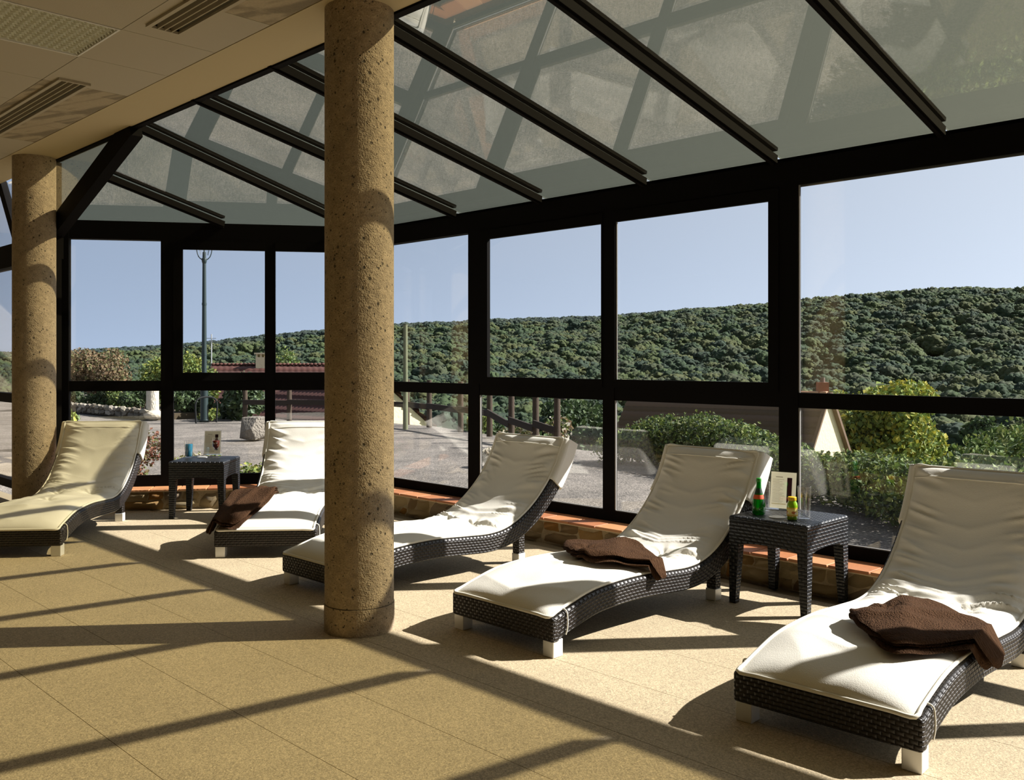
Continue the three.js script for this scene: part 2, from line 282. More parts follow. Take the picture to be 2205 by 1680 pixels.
// stone plinth with terracotta sill under both window walls
{
  const r = rng(12), shapes = [];
  for (let k = 0; k < 6; k++) {
    const g = new THREE.BoxGeometry(1, 1, 1, 3, 2, 1), p = g.attributes.position;
    for (let i = 0; i < p.count; i++) {
      const x = p.getX(i), y = p.getY(i), z = p.getZ(i), e = (1 - (2 * x) ** 4) * (1 - (2 * y) ** 4), j = (s) => (hash(Math.round(x * 60) + 99, Math.round(y * 60) + 77, s + k * 7) - 0.5);
      p.setXYZ(i, x * 0.97 + 0.17 * j(1) * (Math.abs(x) > 0.49 ? 1 : 0.6), y * 0.95 + 0.26 * j(2), z + (z > 0 ? 0.9 * e + 0.8 * j(3) * e - 0.4 : 0));
    }
    g.computeVertexNormals(); shapes.push(metric(g));
  }
  function plinth(name, label, pos, turn, L, tiles) {
    const w = thing(name, label, 'wall', pos, turn, undefined, 'structure');    // own x along the wall, own z towards the room
    part('mortar', box(0, L, -0.02, 0.165, -0.36, -0.012), M.mortar, w);
    const lay = (x, l, y, h) => { const o = part('stone', shapes[Math.floor(r() * 6)], M.stone[Math.floor(r() * M.stone.length)], w); o.position.set(x + l / 2, y + h / 2, -0.016); o.scale.set(l - 0.008, h - 0.006, 0.034 + r() * 0.03); o.rotation.z = (r() - 0.5) * 0.16; };
    for (let x = 0.005; x < L - 0.04;) {                   // irregular rubble: some stones run the full height, others lie in two layers
      const l = Math.min(L - x - 0.004, 0.13 + r() * 0.24);
      if (r() < 0.25) lay(x, l * 0.7, 0.004, 0.15), x += l * 0.7;
      else { const c = 0.055 + r() * 0.05, k = 0.35 + r() * 0.3; if (r() < 0.5) { lay(x, l, 0.002, c); lay(x, l * k, c, 0.158 - c); lay(x + l * k, l * (1 - k), c, 0.158 - c); } else { lay(x, l * k, 0.002, c); lay(x + l * k, l * (1 - k), 0.002, c); lay(x, l, c, 0.158 - c); } x += l; }
    }
    part('grout', box(0, L, 0.160, 0.176, -0.35, 0.006), M.grout, w);
    for (let x = tiles; x < L; x += 0.245) part('sill_tile', rbox(Math.min(0.237, L - x), 0.018, 0.36, 0.004).translate(x + Math.min(0.237, L - x) / 2, 0.176, -0.163), M.terracotta[Math.floor(r() * 4)], w);
  }
  plinth('wall_plinth', 'low rubble stone plinth with terracotta sill under the long window wall', [-7.10, 0, -4.96], 0, 8.5, 0);
  const d = C1.clone().sub(C2).normalize(), n = V(0.824, 0, 0.567), st = C2.clone().addScaledVector(n, 0.2).addScaledVector(d, 0.02);
  plinth('wall_plinth', 'low rubble stone plinth with terracotta sill under the angled corner window', [st.x, 0, st.z], Math.atan2(-d.z, d.x), 2.72, 0.05);
}
// ---------------------------------------------------------------- ceiling fittings
{
  const t = thing('ceiling_light', 'recessed square ceiling light with silvery louvre grid', 'ceiling light', [-5.236, YC, -1.681]);
  part('housing', [box(-0.3, 0.3, 0.018, 0.022, -0.288, 0.288)], M.white, t);
  part('frame', [box(-0.303, 0.303, -0.004, 0.045, -0.291, -0.281), box(-0.303, 0.303, -0.004, 0.045, 0.281, 0.291), box(-0.303, -0.292, -0.004, 0.045, -0.281, 0.281), box(0.292, 0.303, -0.004, 0.045, -0.281, 0.281)], M.white, t);
  const zig = (n) => { const pts = []; for (let i = 0; i <= n; i++) pts.push(i / n * 2 - 1); return pts; };
  const lm = mat(0xe4e3cf, 0.4);
  for (let k = 0; k < 15; k++) {
    const x = -0.27 + k * 0.54 / 14, gs = zig(28).slice(0, -1).map((q, i, a) => { const z0 = q * 0.28, z1 = z0 + 0.56 / 28, w = 0.011 * (i % 2 ? 1 : -1); return bar(V(x + w, 0.008, z0), V(x - w, 0.008, z1), 0.003, 0.016); });
    part('louvre', gs, lm, t);
  }
}
function vent(x0, x1, label) {
  const L = x1 - x0, t = thing('air_vent', label, 'air vent', [(x0 + x1) / 2, YC - 0.001, -2.13]);
  part('duct', [box(-L / 2 - 0.004, L / 2 + 0.004, 0.25, 0.26, -0.086, 0.086), box(-L / 2 - 0.004, L / 2 + 0.004, 0.0, 0.25, -0.086, -0.080), box(-L / 2 - 0.004, L / 2 + 0.004, 0.0, 0.25, 0.080, 0.086), box(-L / 2 - 0.004, -L / 2, 0, 0.25, -0.08, 0.08), box(L / 2, L / 2 + 0.004, 0, 0.25, -0.08, 0.08)], M.duct, t);
  part('frame', [box(-L / 2 - 0.012, L / 2 + 0.012, -0.014, 0, 0.074, 0.096), box(-L / 2 - 0.012, L / 2 + 0.012, -0.014, 0, -0.096, -0.074), box(-L / 2 - 0.012, -L / 2 + 0.006, -0.014, 0, -0.074, 0.074), box(L / 2 - 0.006, L / 2 + 0.012, -0.014, 0, -0.074, 0.074)], M.ceiling, t);
  for (const z of [-0.037, 0, 0.037]) part('slat', rbox(L, 0.03, 0.008, 0.003).translate(0, 0.002, z), M.ceiling, t);
}
vent(...VENTS[0], 'slotted ceiling air vent near the big column'); vent(...VENTS[1], 'slotted ceiling air vent near the far column');

// ---------------------------------------------------------------- loungers
const PROFILE = [[0, 0.182], [0.12, 0.215], [0.28, 0.25], [0.45, 0.262], [0.65, 0.262], [0.9, 0.245], [1.07, 0.236], [1.2, 0.248], [1.33, 0.29], [1.47, 0.372], [1.6, 0.485], [1.69, 0.592], [1.755, 0.70], [1.795, 0.785]];
const curve = new THREE.CatmullRomCurve3(PROFILE.map(([s, y]) => V(0, y, -s)), false, 'centripetal');
const ARC = curve.getLength();
curve.arcLengthDivisions = 600; curve.updateArcLengths();
const frameAt = (a) => { const u = clamp(a / ARC), p = curve.getPointAt(u), t = curve.getTangentAt(u), n = V(0, -t.z, t.y); if (a < 0) p.addScaledVector(t, a); if (a > ARC) p.addScaledVector(t, a - ARC); return { p, t, n }; };
function roundSection(w0, w1, n0, n1, r, k = 3) {
  const out = [], c = [[w1 - r, n1 - r, 0], [w0 + r, n1 - r, 1], [w0 + r, n0 + r, 2], [w1 - r, n0 + r, 3]];
  for (const [x, y, q] of c) for (let i = 0; i <= k; i++) { const a = (q + i / k) * Math.PI / 2; out.push([x + r * Math.cos(a), y + r * Math.sin(a)]); }
  return out;
}
function sweep(section, a0, a1, N = 90, caps = true) {
  const pos = [], uv = [], idx = [], m = section.length + 1, per = [0];
  for (let j = 1; j <= section.length; j++) { const [x, y] = section[j % section.length], [px, py] = section[j - 1]; per.push(per[j - 1] + Math.hypot(x - px, y - py)); }
  for (let i = 0; i <= N; i++) { const a = lerp(a0, a1, i / N), { p, n } = frameAt(a); for (let j = 0; j < m; j++) { const [w, h] = section[j % section.length]; pos.push(w, p.y + n.y * h, p.z + n.z * h); uv.push(a, per[j]); } }
  for (let i = 0; i < N; i++) for (let j = 0; j < m - 1; j++) { const q = i * m + j; idx.push(q, q + 1, q + m, q + 1, q + m + 1, q + m); }
  if (caps) for (const [i, flip] of [[0, 1], [N, 0]]) for (let j = 1; j < section.length - 1; j++) { const b = i * m; idx.push(...(flip ? [b, b + j + 1, b + j] : [b, b + j, b + j + 1])); }
  const g = new THREE.BufferGeometry(); g.setAttribute('position', new THREE.Float32BufferAttribute(pos, 3)); g.setAttribute('uv', new THREE.Float32BufferAttribute(uv, 2)); g.setIndex(idx); g.computeVertexNormals();
  return g;
}
const LW = 0.69, CW = 0.322, CA0 = -0.012, CA1 = ARC + 0.015;
// height of the cushion above the frame at arc length a and offset w
function puff(a, w, seed) {
  const e = Math.max(0, 1 - Math.abs(w / CW) ** 3) ** 0.75 * Math.max(0, 1 - Math.abs((2 * (a - CA0)) / (CA1 - CA0) - 1) ** 26) ** 0.7;
  let h = 0.040, back = sm(1.08, 1.3, a), joint = Math.exp(-(((a - 1.2) / 0.16) ** 2));
  h += 0.010 * (fbm(a * 3.1 + seed, w * 4 + 7, 60 + seed, 0, 3) - 0.5);
  const edge = sm(0.10, 0.30, Math.abs(w));
  const warp = 0.05 * vnoise(a * 3, w * 5, 61 + seed) + 0.35 * Math.abs(w) * (w > 0 ? 1 : 0.8);
  const ridge = (f, s) => { const q = vnoise((a - warp) * f, w * 2.2 + s, 62 + seed + s); return (1 - Math.abs(2 * q - 1)) ** 2; };
  h += (0.042 * edge * back + 0.030 * joint * (0.35 + 0.65 * edge)) * (ridge(24, 1) - 0.3);
  h += 0.012 * (1 - back) * (ridge(6, 4) - 0.3) + 0.007 * back * (ridge(8, 8) - 0.3);
  h += 0.006 * (1 - back) * Math.sin(w * 22 + 3 * vnoise(a * 4, seed, 70)) * sm(0.05, 0.4, a);
  for (const [ta, tw] of [[1.13, -0.13], [1.13, 0.13], [0.62, 0]]) { const dx = a - ta, dy = w - tw, q = dx * dx + dy * dy, an = Math.atan2(dy, dx); h -= 0.024 * Math.exp(-q / 0.0022) + 0.005 * Math.exp(-q / 0.012) * Math.cos(an * 7 + seed); }
  h += 0.014 * back;
  return 0.006 + Math.max(0.004, h) * e;
}
const onCushion = (a, w, seed, lift = 0) => { const { p, n } = frameAt(a), h = puff(a, clamp(w, -CW, CW), seed) + lift; return V(w, p.y + n.y * h, p.z + n.z * h); };
function cushionGeometry(seed) {
  const NA = 220, NW = 56, pos = [], idx = [], uv = [], m = NW + 1;
  for (const top of [1, 0]) for (let i = 0; i <= NA; i++) for (let j = 0; j <= NW; j++) {
    const a = lerp(CA0, CA1, i / NA), s = j / NW * 2 - 1, w = CW * Math.sign(s) * (1 - (1 - Math.abs(s)) ** 1.15), { p, n } = frameAt(a), wob = 0.006 * (vnoise(a * 9, 3 + seed, 66) - 0.5) * Math.abs(s) ** 6;
    const h = top ? puff(a, w, seed) : 0.0045; pos.push(w + wob, p.y + n.y * h, p.z + n.z * h); uv.push(a, w);
  }
  const o = (NA + 1) * m;
  for (let i = 0; i < NA; i++) for (let j = 0; j < NW; j++) { const q = i * m + j; idx.push(q, q + 1, q + m, q + 1, q + m + 1, q + m, o + q, o + q + m, o + q + 1, o + q + 1, o + q + m, o + q + m + 1); }
  for (let i = 0; i < NA; i++) for (const j of [0, NW]) { const q = i * m + j, f = j ? [q, o + q, q + m, o + q, o + q + m, q + m] : [q, q + m, o + q, o + q, q + m, o + q + m]; idx.push(...f); }
  for (let j = 0; j < NW; j++) for (const i of [0, NA]) { const q = i * m + j, f = i ? [q, q + 1, o + q, o + q, q + 1, o + q + 1] : [q, o + q, q + 1, o + q, o + q + 1, q + 1]; idx.push(...f); }
  const g = new THREE.BufferGeometry(); g.setAttribute('position', new THREE.Float32BufferAttribute(pos, 3)); g.setAttribute('uv', new THREE.Float32BufferAttribute(uv, 2)); g.setIndex(idx); g.computeVertexNormals();
  return g;
}
const railG = [-1, 1].map((s) => { const c = s * (LW / 2 - 0.037); return sweep(roundSection(c - 0.037, c + 0.037, -0.108, 0.002, 0.014), 0, ARC, 110); });
const deckG = sweep(roundSection(-LW / 2 + 0.06, LW / 2 - 0.06, -0.06, 0, 0.01, 1), 0.01, ARC - 0.01, 90);
const hoodG = sweep(roundSection(-LW / 2 - 0.014, LW / 2 + 0.014, -0.125, 0.012, 0.03, 4), ARC - 0.29, ARC + 0.022, 20);
const footG = rbox(LW, 0.115, 0.05, 0.014).translate(0, 0.1285, -0.012);
const pipeG = (() => {
  const pts = [], q = (a, w) => { const { p, n } = frameAt(a); pts.push(V(w, p.y + n.y * 0.010, p.z + n.z * 0.010)); };
  for (let i = 0; i <= 40; i++) q(lerp(CA0, CA1, i / 40), CW); for (let i = 1; i < 8; i++) q(CA1, lerp(CW, -CW, i / 8));
  for (let i = 0; i <= 40; i++) q(lerp(CA1, CA0, i / 40), -CW); for (let i = 1; i < 8; i++) q(CA0, lerp(-CW, CW, i / 8));
  return tube(pts, 0.008, 300, 7, true);
})();
const legG = rbox(0.066, 0.08, 0.066, 0.004).translate(0, 0.04, 0);
const rearPostG = rbox(0.06, 0.12, 0.06, 0.008).translate(0, 0.125, 0), rearFootG = rbox(0.064, 0.066, 0.064, 0.004).translate(0, 0.033, 0);
function lounger(label, flx, flz, deg, seed) {
  const a = THREE.MathUtils.degToRad(deg), e = V(Math.cos(a), 0, -Math.sin(a));
  const t = thing('sun_lounger', label, 'sun lounger', [flx + e.x * LW / 2, 0, flz + e.z * LW / 2], a, 'loungers along the windows');
  part('side_rail', railG[0], M.wicker, t); part('side_rail', railG[1], M.wicker, t); part('deck', deckG, M.wicker, t); part('foot_panel', footG, M.wicker, t);
  const c = part('cushion', cushionGeometry(seed), M.cushion, t, 'cream padded cushion'); part('piping', pipeG, M.piping, c);
  part('head_cover', hoodG, M.cushion, t, 'cream hood over the headrest');
  { const pts = []; for (let i = 0; i <= 12; i++) pts.push(onCushion(ARC - 0.05, (i / 6 - 1) * CW * 0.97, seed, 0.001)); part('seam', tube(pts, 0.004, 40, 5), M.piping, c); }
  for (const s of [-1, 1]) {
    const f = part('leg', legG, M.metal, t, 'silver metal leg'); f.position.set(s * (LW / 2 - 0.04), 0, -0.03);
    const r = part('leg', rearPostG, M.wicker, t); r.position.set(s * (LW / 2 - 0.075), 0, -1.40); part('metal_foot', rearFootG, M.metal, r);
    part('tie', tube([V(s * 0.318, 0.215, -0.07), V(s * 0.346, 0.205, -0.075), V(s * 0.352, 0.17, -0.078), V(s * 0.353, 0.125, -0.075), V(s * 0.35, 0.098, -0.068)], 0.0035, 16, 5), M.piping, t);
  }
  return t;
}
lounger('cream cushioned wicker lounger standing beside the far stone column', -7.105, -1.734, 50, 1);
lounger('cream cushioned wicker lounger with brown towel, next to the table holding the blue drink', -5.88, -2.98, 49, 2);
lounger('cream cushioned wicker lounger without towel, partly hidden by the big stone column', -4.92, -2.94, 0.5, 3);
lounger('cream cushioned wicker lounger with brown towel, beside the table holding green bottles', -3.50, -3.06, 0, 4);
lounger('nearest cream cushioned wicker lounger with brown towel, cut off by the photo edge', -1.87, -3.03, 2, 5);

// ---------------------------------------------------------------- towels: three folded layers lying on a cushion, one end hanging over the rail
function towel(label, flx, flz, deg, seed, quad, heap = 0) {
  const a = THREE.MathUtils.degToRad(deg), e = V(Math.cos(a), 0, -Math.sin(a));
  const t = thing('folded_towel', label, 'towel', [flx + e.x * LW / 2, 0, flz + e.z * LW / 2], a, 'brown towels on the loungers');
  const rail = LW / 2 + 0.008;
  const at = (u, v, n, sh) => {
    { const x = 2 * u - 1, y = 2 * v - 1, k = 1 - 0.13 * x ** 4 * y ** 4; u = 0.5 + 0.5 * x * k; v = 0.5 + 0.5 * y * k; }
    const q = (k) => lerp(lerp(quad[0][k], quad[1][k], u), lerp(quad[3][k], quad[2][k], u), v);
    let A = q(0), W = q(1);
    A += sh * 0.02 * Math.sin(v * 5 + sh) + 0.012 * (vnoise(u * 3, v * 3 + sh, 80 + seed) - 0.5); W += sh * 0.006 + 0.014 * (vnoise(u * 3 + 9, v * 3 + sh, 81 + seed) - 0.5);
    const wav = 0.016 * fbm(u * 4 + seed, v * 4, 82, 0, 3) + 0.020 * Math.max(0, Math.sin(u * 4.2 + v * 2.6 + seed)) ** 4 * (1 - v * 0.5) + 0.012 * Math.max(0, Math.sin(u * 2.2 - v * 7.5 + seed * 2)) ** 6 + heap * Math.exp(-(((u - 0.85) / 0.2) ** 2)) * 0.04;
    const over = W > 0 ? Math.max(0, W - rail) : Math.min(0, W + rail);
    const { p, n: N } = frameAt(A), inner = Math.sign(W) * Math.min(Math.abs(W), rail), pu = Math.abs(inner) < CW ? puff(A, inner, seed) : 0.006, h = lerp(pu, 0.03, sm(0.2, CW, Math.abs(inner))) + n + wav * (over ? 0.3 : 1);
    const drop = Math.abs(over), c = Math.min(1, drop / 0.02);
    return V(inner + Math.sign(over) * (n + 0.004) * c, p.y + N.y * h * (1 - 0.8 * c) - drop, p.z + N.z * h * (1 - 0.5 * c));
  };
  const sheet = (n0, n1, sh) => {
    const S = 40, pos = [], idx = [], uv = [], m = S + 1, o = m * m;
    for (const top of [1, 0]) for (let i = 0; i <= S; i++) for (let j = 0; j <= S; j++) { const u = i / S, v = j / S, ed = Math.min(u, 1 - u, v, 1 - v), r = top ? lerp((n0 + n1) / 2, n1, Math.sqrt(clamp(ed / 0.05))) : lerp((n0 + n1) / 2, n0, Math.sqrt(clamp(ed / 0.05))); pos.push(...at(u, v, r, sh).toArray()); uv.push(u * 0.5, v * 0.4); }
    for (let i = 0; i < S; i++) for (let j = 0; j < S; j++) { const q = i * m + j; idx.push(q, q + m, q + 1, q + 1, q + m, q + m + 1, o + q, o + q + 1, o + q + m, o + q + 1, o + q + m + 1, o + q + m); }
    const g = new THREE.BufferGeometry(); g.setAttribute('position', new THREE.Float32BufferAttribute(pos, 3)); g.setAttribute('uv', new THREE.Float32BufferAttribute(uv, 2)); g.setIndex(idx); g.computeVertexNormals();
    return g;
  };
  part('fold', sheet(0.004, 0.017, 1), M.towel, t); part('fold', sheet(0.018, 0.031, -0.6), M.towel, t); part('fold', sheet(0.032, 0.048, 0), M.towel, t);
}
towel('brown towel on the nearest lounger, draped over its wicker rail', -1.87, -3.03, 2, 5, [[0.50, -0.14], [0.93, 0.04], [0.64, 0.46], [0.20, 0.17]]);
towel('brown towel on the lounger beside the table of green bottles', -3.50, -3.06, 0, 4, [[0.67, -0.24], [1.08, -0.10], [0.78, 0.43], [0.46, 0.12]]);
towel('bunched brown towel on the lounger next to the blue drink', -5.88, -2.98, 49, 2, [[0.0, -0.42], [0.66, -0.32], [0.52, 0.03], [-0.03, -0.16]], 1);

// ---------------------------------------------------------------- side tables
const tableTopG = (() => { const g = rbox(0.475, 0.035, 0.475, 0.016, 4).translate(0, 0.4675, 0); return g; })();
const apronG = (() => {
  const s = new THREE.Shape(); s.moveTo(-0.222, 0.455); s.lineTo(0.222, 0.455); s.lineTo(0.222, 0.315); s.quadraticCurveTo(0.15, 0.345, 0, 0.347); s.quadraticCurveTo(-0.15, 0.345, -0.222, 0.315); s.closePath();
  return metric(new THREE.ExtrudeGeometry(s, { depth: 0.016, bevelEnabled: false }).translate(0, 0, 0.216));
})();
const tLegG = (() => { const g = new THREE.BoxGeometry(0.066, 0.46, 0.066, 1, 6, 1), p = g.attributes.position; for (let i = 0; i < p.count; i++) { const y = p.getY(i) + 0.23, k = lerp(0.58, 1, y / 0.46); p.setXYZ(i, 0.033 + (p.getX(i) - 0.033) * k, y, 0.033 + (p.getZ(i) - 0.033) * k); } g.computeVertexNormals(); return metric(g); })();
function sideTable(label, x, z, deg) {
  const t = thing('side_table', label, 'side table', [x, 0, z], THREE.MathUtils.degToRad(deg), 'side tables between the loungers');
  part('table_top', tableTopG, M.rattan, t);
  for (let k = 0; k < 4; k++) { part('apron', apronG, M.rattan, t).rotation.y = k * Math.PI / 2; const l = part('leg', tLegG, M.rattan, t), a = k * Math.PI / 2, c = V(0.200, 0, 0.200).applyAxisAngle(V(0, 1, 0), a); l.rotation.y = a; l.position.copy(c); }
  return t;
}
sideTable('black rattan side table with green bottle and jar on top', -2.555, -4.700, 0);
sideTable('black rattan side table with blue drink and wine glass on top', -7.590, -3.765, 45.5);
const TOP = 0.4855;
const clear = mat(0xffffff, 0, { transmission: 1, ior: 1.65 });
function glassOf(name, label, pos, pts, liquid) {
  const t = thing(name, label, 'glass', [pos[0], TOP, pos[1]]);
  part('glass_body', lathe(pts, 36), clear, t);
  if (liquid) part('drink', lathe(liquid.pts, 32), liquid.m, t, liquid.label);
  return t;
}
const tumbler = (R, H, t = 0.0025) => [[0, 0], [R * 0.82, 0], [R * 0.86, 0.004], [R, H - 0.002], [R - t * 0.5, H], [R - t, H - 0.002], [R * 0.86 - t, 0.012], [0, 0.010]];
glassOf('tumbler', 'empty clear tumbler beside the yellow-capped jar', [-2.437, -4.655], tumbler(0.036, 0.175));
glassOf('tumbler', 'empty clear tumbler behind the green bottle', [-2.725, -4.735], tumbler(0.032, 0.165));
glassOf('tumbler', 'tumbler filled with blue drink on the far side table', [-7.771, -3.70], tumbler(0.038, 0.15), { pts: [[0, 0.012], [0.0295, 0.012], [0.0335, 0.118], [0, 0.118]], m: mat(0x1f7f9c, 0.15, { transmission: 0.35, thickness: 0, ior: 1.33 }), label: 'blue drink' });
glassOf('wine_glass', 'stemmed glass of red drink in front of the menu card', [-7.60, -3.87], [[0, 0], [0.034, 0], [0.034, 0.002], [0.006, 0.006], [0.004, 0.06], [0.012, 0.072], [0.030, 0.10], [0.034, 0.135], [0.031, 0.175], [0.0295, 0.175], [0.0325, 0.135], [0.0285, 0.10], [0.010, 0.075], [0, 0.073]], { pts: [[0, 0.0755], [0.0095, 0.0755], [0.0275, 0.10], [0.0315, 0.135], [0.030, 0.15], [0, 0.15]], m: mat(0x6b2413, 0.15, { transmission: 0.5, thickness: 0, ior: 1.33 }), label: 'red drink' });
{
  const t = thing('water_bottle', 'green glass water bottle with red label', 'bottle', [-2.682, TOP, -4.60]);
  const pr = [[0, 0.001], [0.029, 0], [0.0345, 0.006], [0.0365, 0.03], [0.0355, 0.065], [0.029, 0.095], [0.020, 0.125], [0.0140, 0.15], [0.0125, 0.178], [0.0125, 0.184]];
  part('bottle_body', lathe(pr, 36), mat(0x1c9a35, 0.06, { transmission: 0.6, ior: 1.5 }), t);
  part('cap', lathe([[0.0135, 0.182], [0.0142, 0.184], [0.0142, 0.199], [0.012, 0.203], [0, 0.203]], 24), mat(0x2f8f2f, 0.35), t);
  part('label', lathe([[0.0312, 0.088], [0.0293, 0.096], [0.0252, 0.109], [0.0245, 0.1115]], 36), mat(0xd8572a, 0.6), t, 'orange red paper label');
  part('neck_label', lathe([[0.0224, 0.1185], [0.0168, 0.139], [0.0152, 0.146]], 36), mat(0x14301c, 0.5), t, 'dark green neck label');
}
{
  const t = thing('juice_jar', 'yellow-capped juice jar with fruit label', 'jar', [-2.464, TOP, -4.572]);
  part('jar_body', lathe([[0, 0.001], [0.024, 0], [0.0275, 0.005], [0.0285, 0.02], [0.0285, 0.075], [0.026, 0.09], [0.020, 0.101], [0.020, 0.106]], 36), mat(0x86b414, 0.08, { clearcoat: 1 }), t);
  part('cap', lathe([[0.0205, 0.104], [0.0225, 0.106], [0.0225, 0.121], [0.021, 0.124], [0, 0.124]], 32), mat(0xe0b51c, 0.4), t);
  const cv = document.createElement('canvas'); cv.width = 512; cv.height = 160; const g = cv.getContext('2d');
  g.fillStyle = '#efdf8a'; g.fillRect(0, 0, 512, 160); g.fillStyle = '#d9b32e'; g.fillRect(0, 0, 512, 26); g.fillRect(0, 140, 512, 20);
  for (let k = 0; k < 4; k++) { g.fillStyle = '#c8783a'; g.beginPath(); g.ellipse(64 + k * 128, 92, 34, 26, 0.3, 0, 7); g.fill(); g.fillStyle = '#f3ead8'; g.beginPath(); g.ellipse(96 + k * 128, 104, 18, 14, 0, 0, 7); g.fill(); }
  const tx = new THREE.CanvasTexture(cv); tx.colorSpace = THREE.SRGBColorSpace; tx.wrapS = THREE.RepeatWrapping;
  part('label', new THREE.CylinderGeometry(0.0288, 0.0288, 0.046, 40, 1, true).translate(0, 0.045, 0), mat(0xffffff, 0.6, { map: tx }), t, 'cream label with fruit picture');
}
function menuStand(label, x, z, deg, lean) {
  const t = thing('menu_stand', label, 'menu stand', [x, TOP, z], THREE.MathUtils.degToRad(deg));
  const cv = document.createElement('canvas'); cv.width = 320; cv.height = 480; const g = cv.getContext('2d'), r = rng(3);
  g.fillStyle = '#e9e2c4'; g.fillRect(0, 0, 320, 480); g.fillStyle = '#2b1015'; g.fillRect(206, 70, 62, 330);
  g.fillStyle = '#8d8468'; g.fillRect(60, 62, 90, 9);
  for (let y = 96; y < 400; y += 15) { g.fillStyle = '#a89e80'; g.fillRect(24, y, 80 + r() * 90, 4); }
  g.fillStyle = '#c6b98c'; g.fillRect(20, 415, 180, 14);
  const tx = new THREE.CanvasTexture(cv); tx.colorSpace = THREE.SRGBColorSpace;
  const h = 0.222, w = 0.158, tilt = new THREE.Matrix4().makeRotationX(-0.16);
  const card = part('menu_card', new THREE.PlaneGeometry(w - 0.012, h - 0.014).translate(0, h / 2, 0.0016).applyMatrix4(tilt), mat(0xffffff, 1, { map: tx, side: THREE.DoubleSide, transmission: 0.4, ior: 1.3 }), t, 'printed menu with dark stripe');
  part('holder', [box(-w / 2, w / 2, 0.002, h, 0.0022, 0.0042).applyMatrix4(tilt), box(-w / 2, w / 2, 0.002, h, -0.0016, 0.0004).applyMatrix4(tilt)], clear, t, 'clear acrylic holder');
  part('foot', rbox(w, 0.004, 0.07, 0.0015).translate(0, 0.002, -0.02), clear, t);
}
menuStand('upright menu card in clear holder behind the green bottle and jar', -2.668, -4.835, 12, 0);
menuStand('upright menu card in clear holder on the table with the blue drink', -7.845, -3.955, 46, 0);
solo('coaster', [new THREE.CylinderGeometry(0.045, 0.045, 0.003, 32).translate(-2.56, TOP + 0.0015, -4.585)], M.white, 'round white coaster beside the juice jar', 'coaster');
solo('coaster', [new THREE.CylinderGeometry(0.045, 0.045, 0.003, 32).translate(-7.70, TOP + 0.0015, -3.79)], M.white, 'round white coaster between the blue drink and wine glass', 'coaster');
// an indoor grass plant whose arching blades reach in from the edge
{
  const t = thing('grass_plant', 'potted plant with thin arching dark blades at the photo edge', 'plant', [-7.45, 0, -1.55]), r = rng(9), m = mat(0x2c3322, 0.6, { side: THREE.DoubleSide });
  part('pot', lathe([[0, 0], [0.14, 0], [0.18, 0.32], [0.165, 0.32], [0.15, 0.28], [0, 0.28]], 32), mat(0x3a3633, 0.6), t);
  for (let k = 0; k < 15; k++) { const a = 2.0 + r() * 2.2 + (k % 5 ? 0 : 2.5), L = 0.5 + r() * 0.45, h = 0.85 + r() * 0.55, d = V(Math.cos(a), 0, -Math.sin(a)); part('blade', tube([V(0, 0.28, 0), d.clone().multiplyScalar(L * 0.25).setY(0.28 + h * 0.7), d.clone().multiplyScalar(L * 0.7).setY(0.28 + h), d.clone().multiplyScalar(L * 1.15).setY(0.2 + h * 0.85)], 0.0035, 18, 4), m, t); }
}
// ---------------------------------------------------------------- outdoors
const FW = V(-0.7099, 0, -0.7043), RT = V(0.7043, 0, -0.7099);   // the valley's axis, seen from the room, and across it
const away = (deg, r, y = 0) => { const a = THREE.MathUtils.degToRad(deg); return FW.clone().multiplyScalar(Math.cos(a) * r).addScaledVector(RT, Math.sin(a) * r).setY(y); };
const along = (tab, x) => { if (x <= tab[0][0]) return tab[0][1]; for (let i = 1; i < tab.length; i++) if (x <= tab[i][0]) return lerp(tab[i - 1][1], tab[i][1], (x - tab[i - 1][0]) / (tab[i][0] - tab[i - 1][0])); return tab.at(-1)[1]; };
const RIDGE_FAR = [[-60, 0.0], [-29, 0.0062], [-25.6, 0.0077], [-23.2, 0.0102], [-19.5, 0.0152], [-14.2, 0.0263], [-10.9, 0.0326], [-7, 0.038], [-1.5, 0.0423], [5.7, 0.0461], [10.8, 0.0524], [15.4, 0.0544], [18.3, 0.0564], [21.9, 0.0598], [26.2, 0.0632], [29, 0.06], [45, 0.055], [70, 0.03]];
const RIDGE_NEAR = [[-60, -0.008], [-29, -0.0048], [-19.5, -0.0019], [-14.2, 0.0068], [-10.9, 0.0119], [-7, 0.0205], [-1.5, 0.0252], [5.7, 0.0291], [10.8, 0.0415], [15.4, 0.0495], [18.3, 0.0545], [21.9, 0.0589], [26.2, 0.0625], [29, 0.06], [45, 0.055], [70, 0.03]];
function land(az, r) {
  const n1 = 1.35 + along(RIDGE_NEAR, az) * 420 - 5, n2 = 1.35 + along(RIDGE_FAR, az) * 800 - 7, rough = 3 * (fbm(az * 0.25 + 40, r * 0.012, 90, 0, 3) - 0.5);
  if (r < 24) return -2.2;
  if (r < 60) return lerp(-2.2, -9, sm(24, 60, r));
  if (r < 170) return lerp(-9, -13, (r - 60) / 110) + rough * 0.5;
  if (r < 420) return lerp(-13, n1, sm(150, 430, r) / sm(150, 430, 420)) + rough;
  if (r < 800) return lerp(n1, n2, ((r - 420) / 380) ** 0.85) + rough * 0.4;
  return n2 - (r - 800) * 0.12;
}
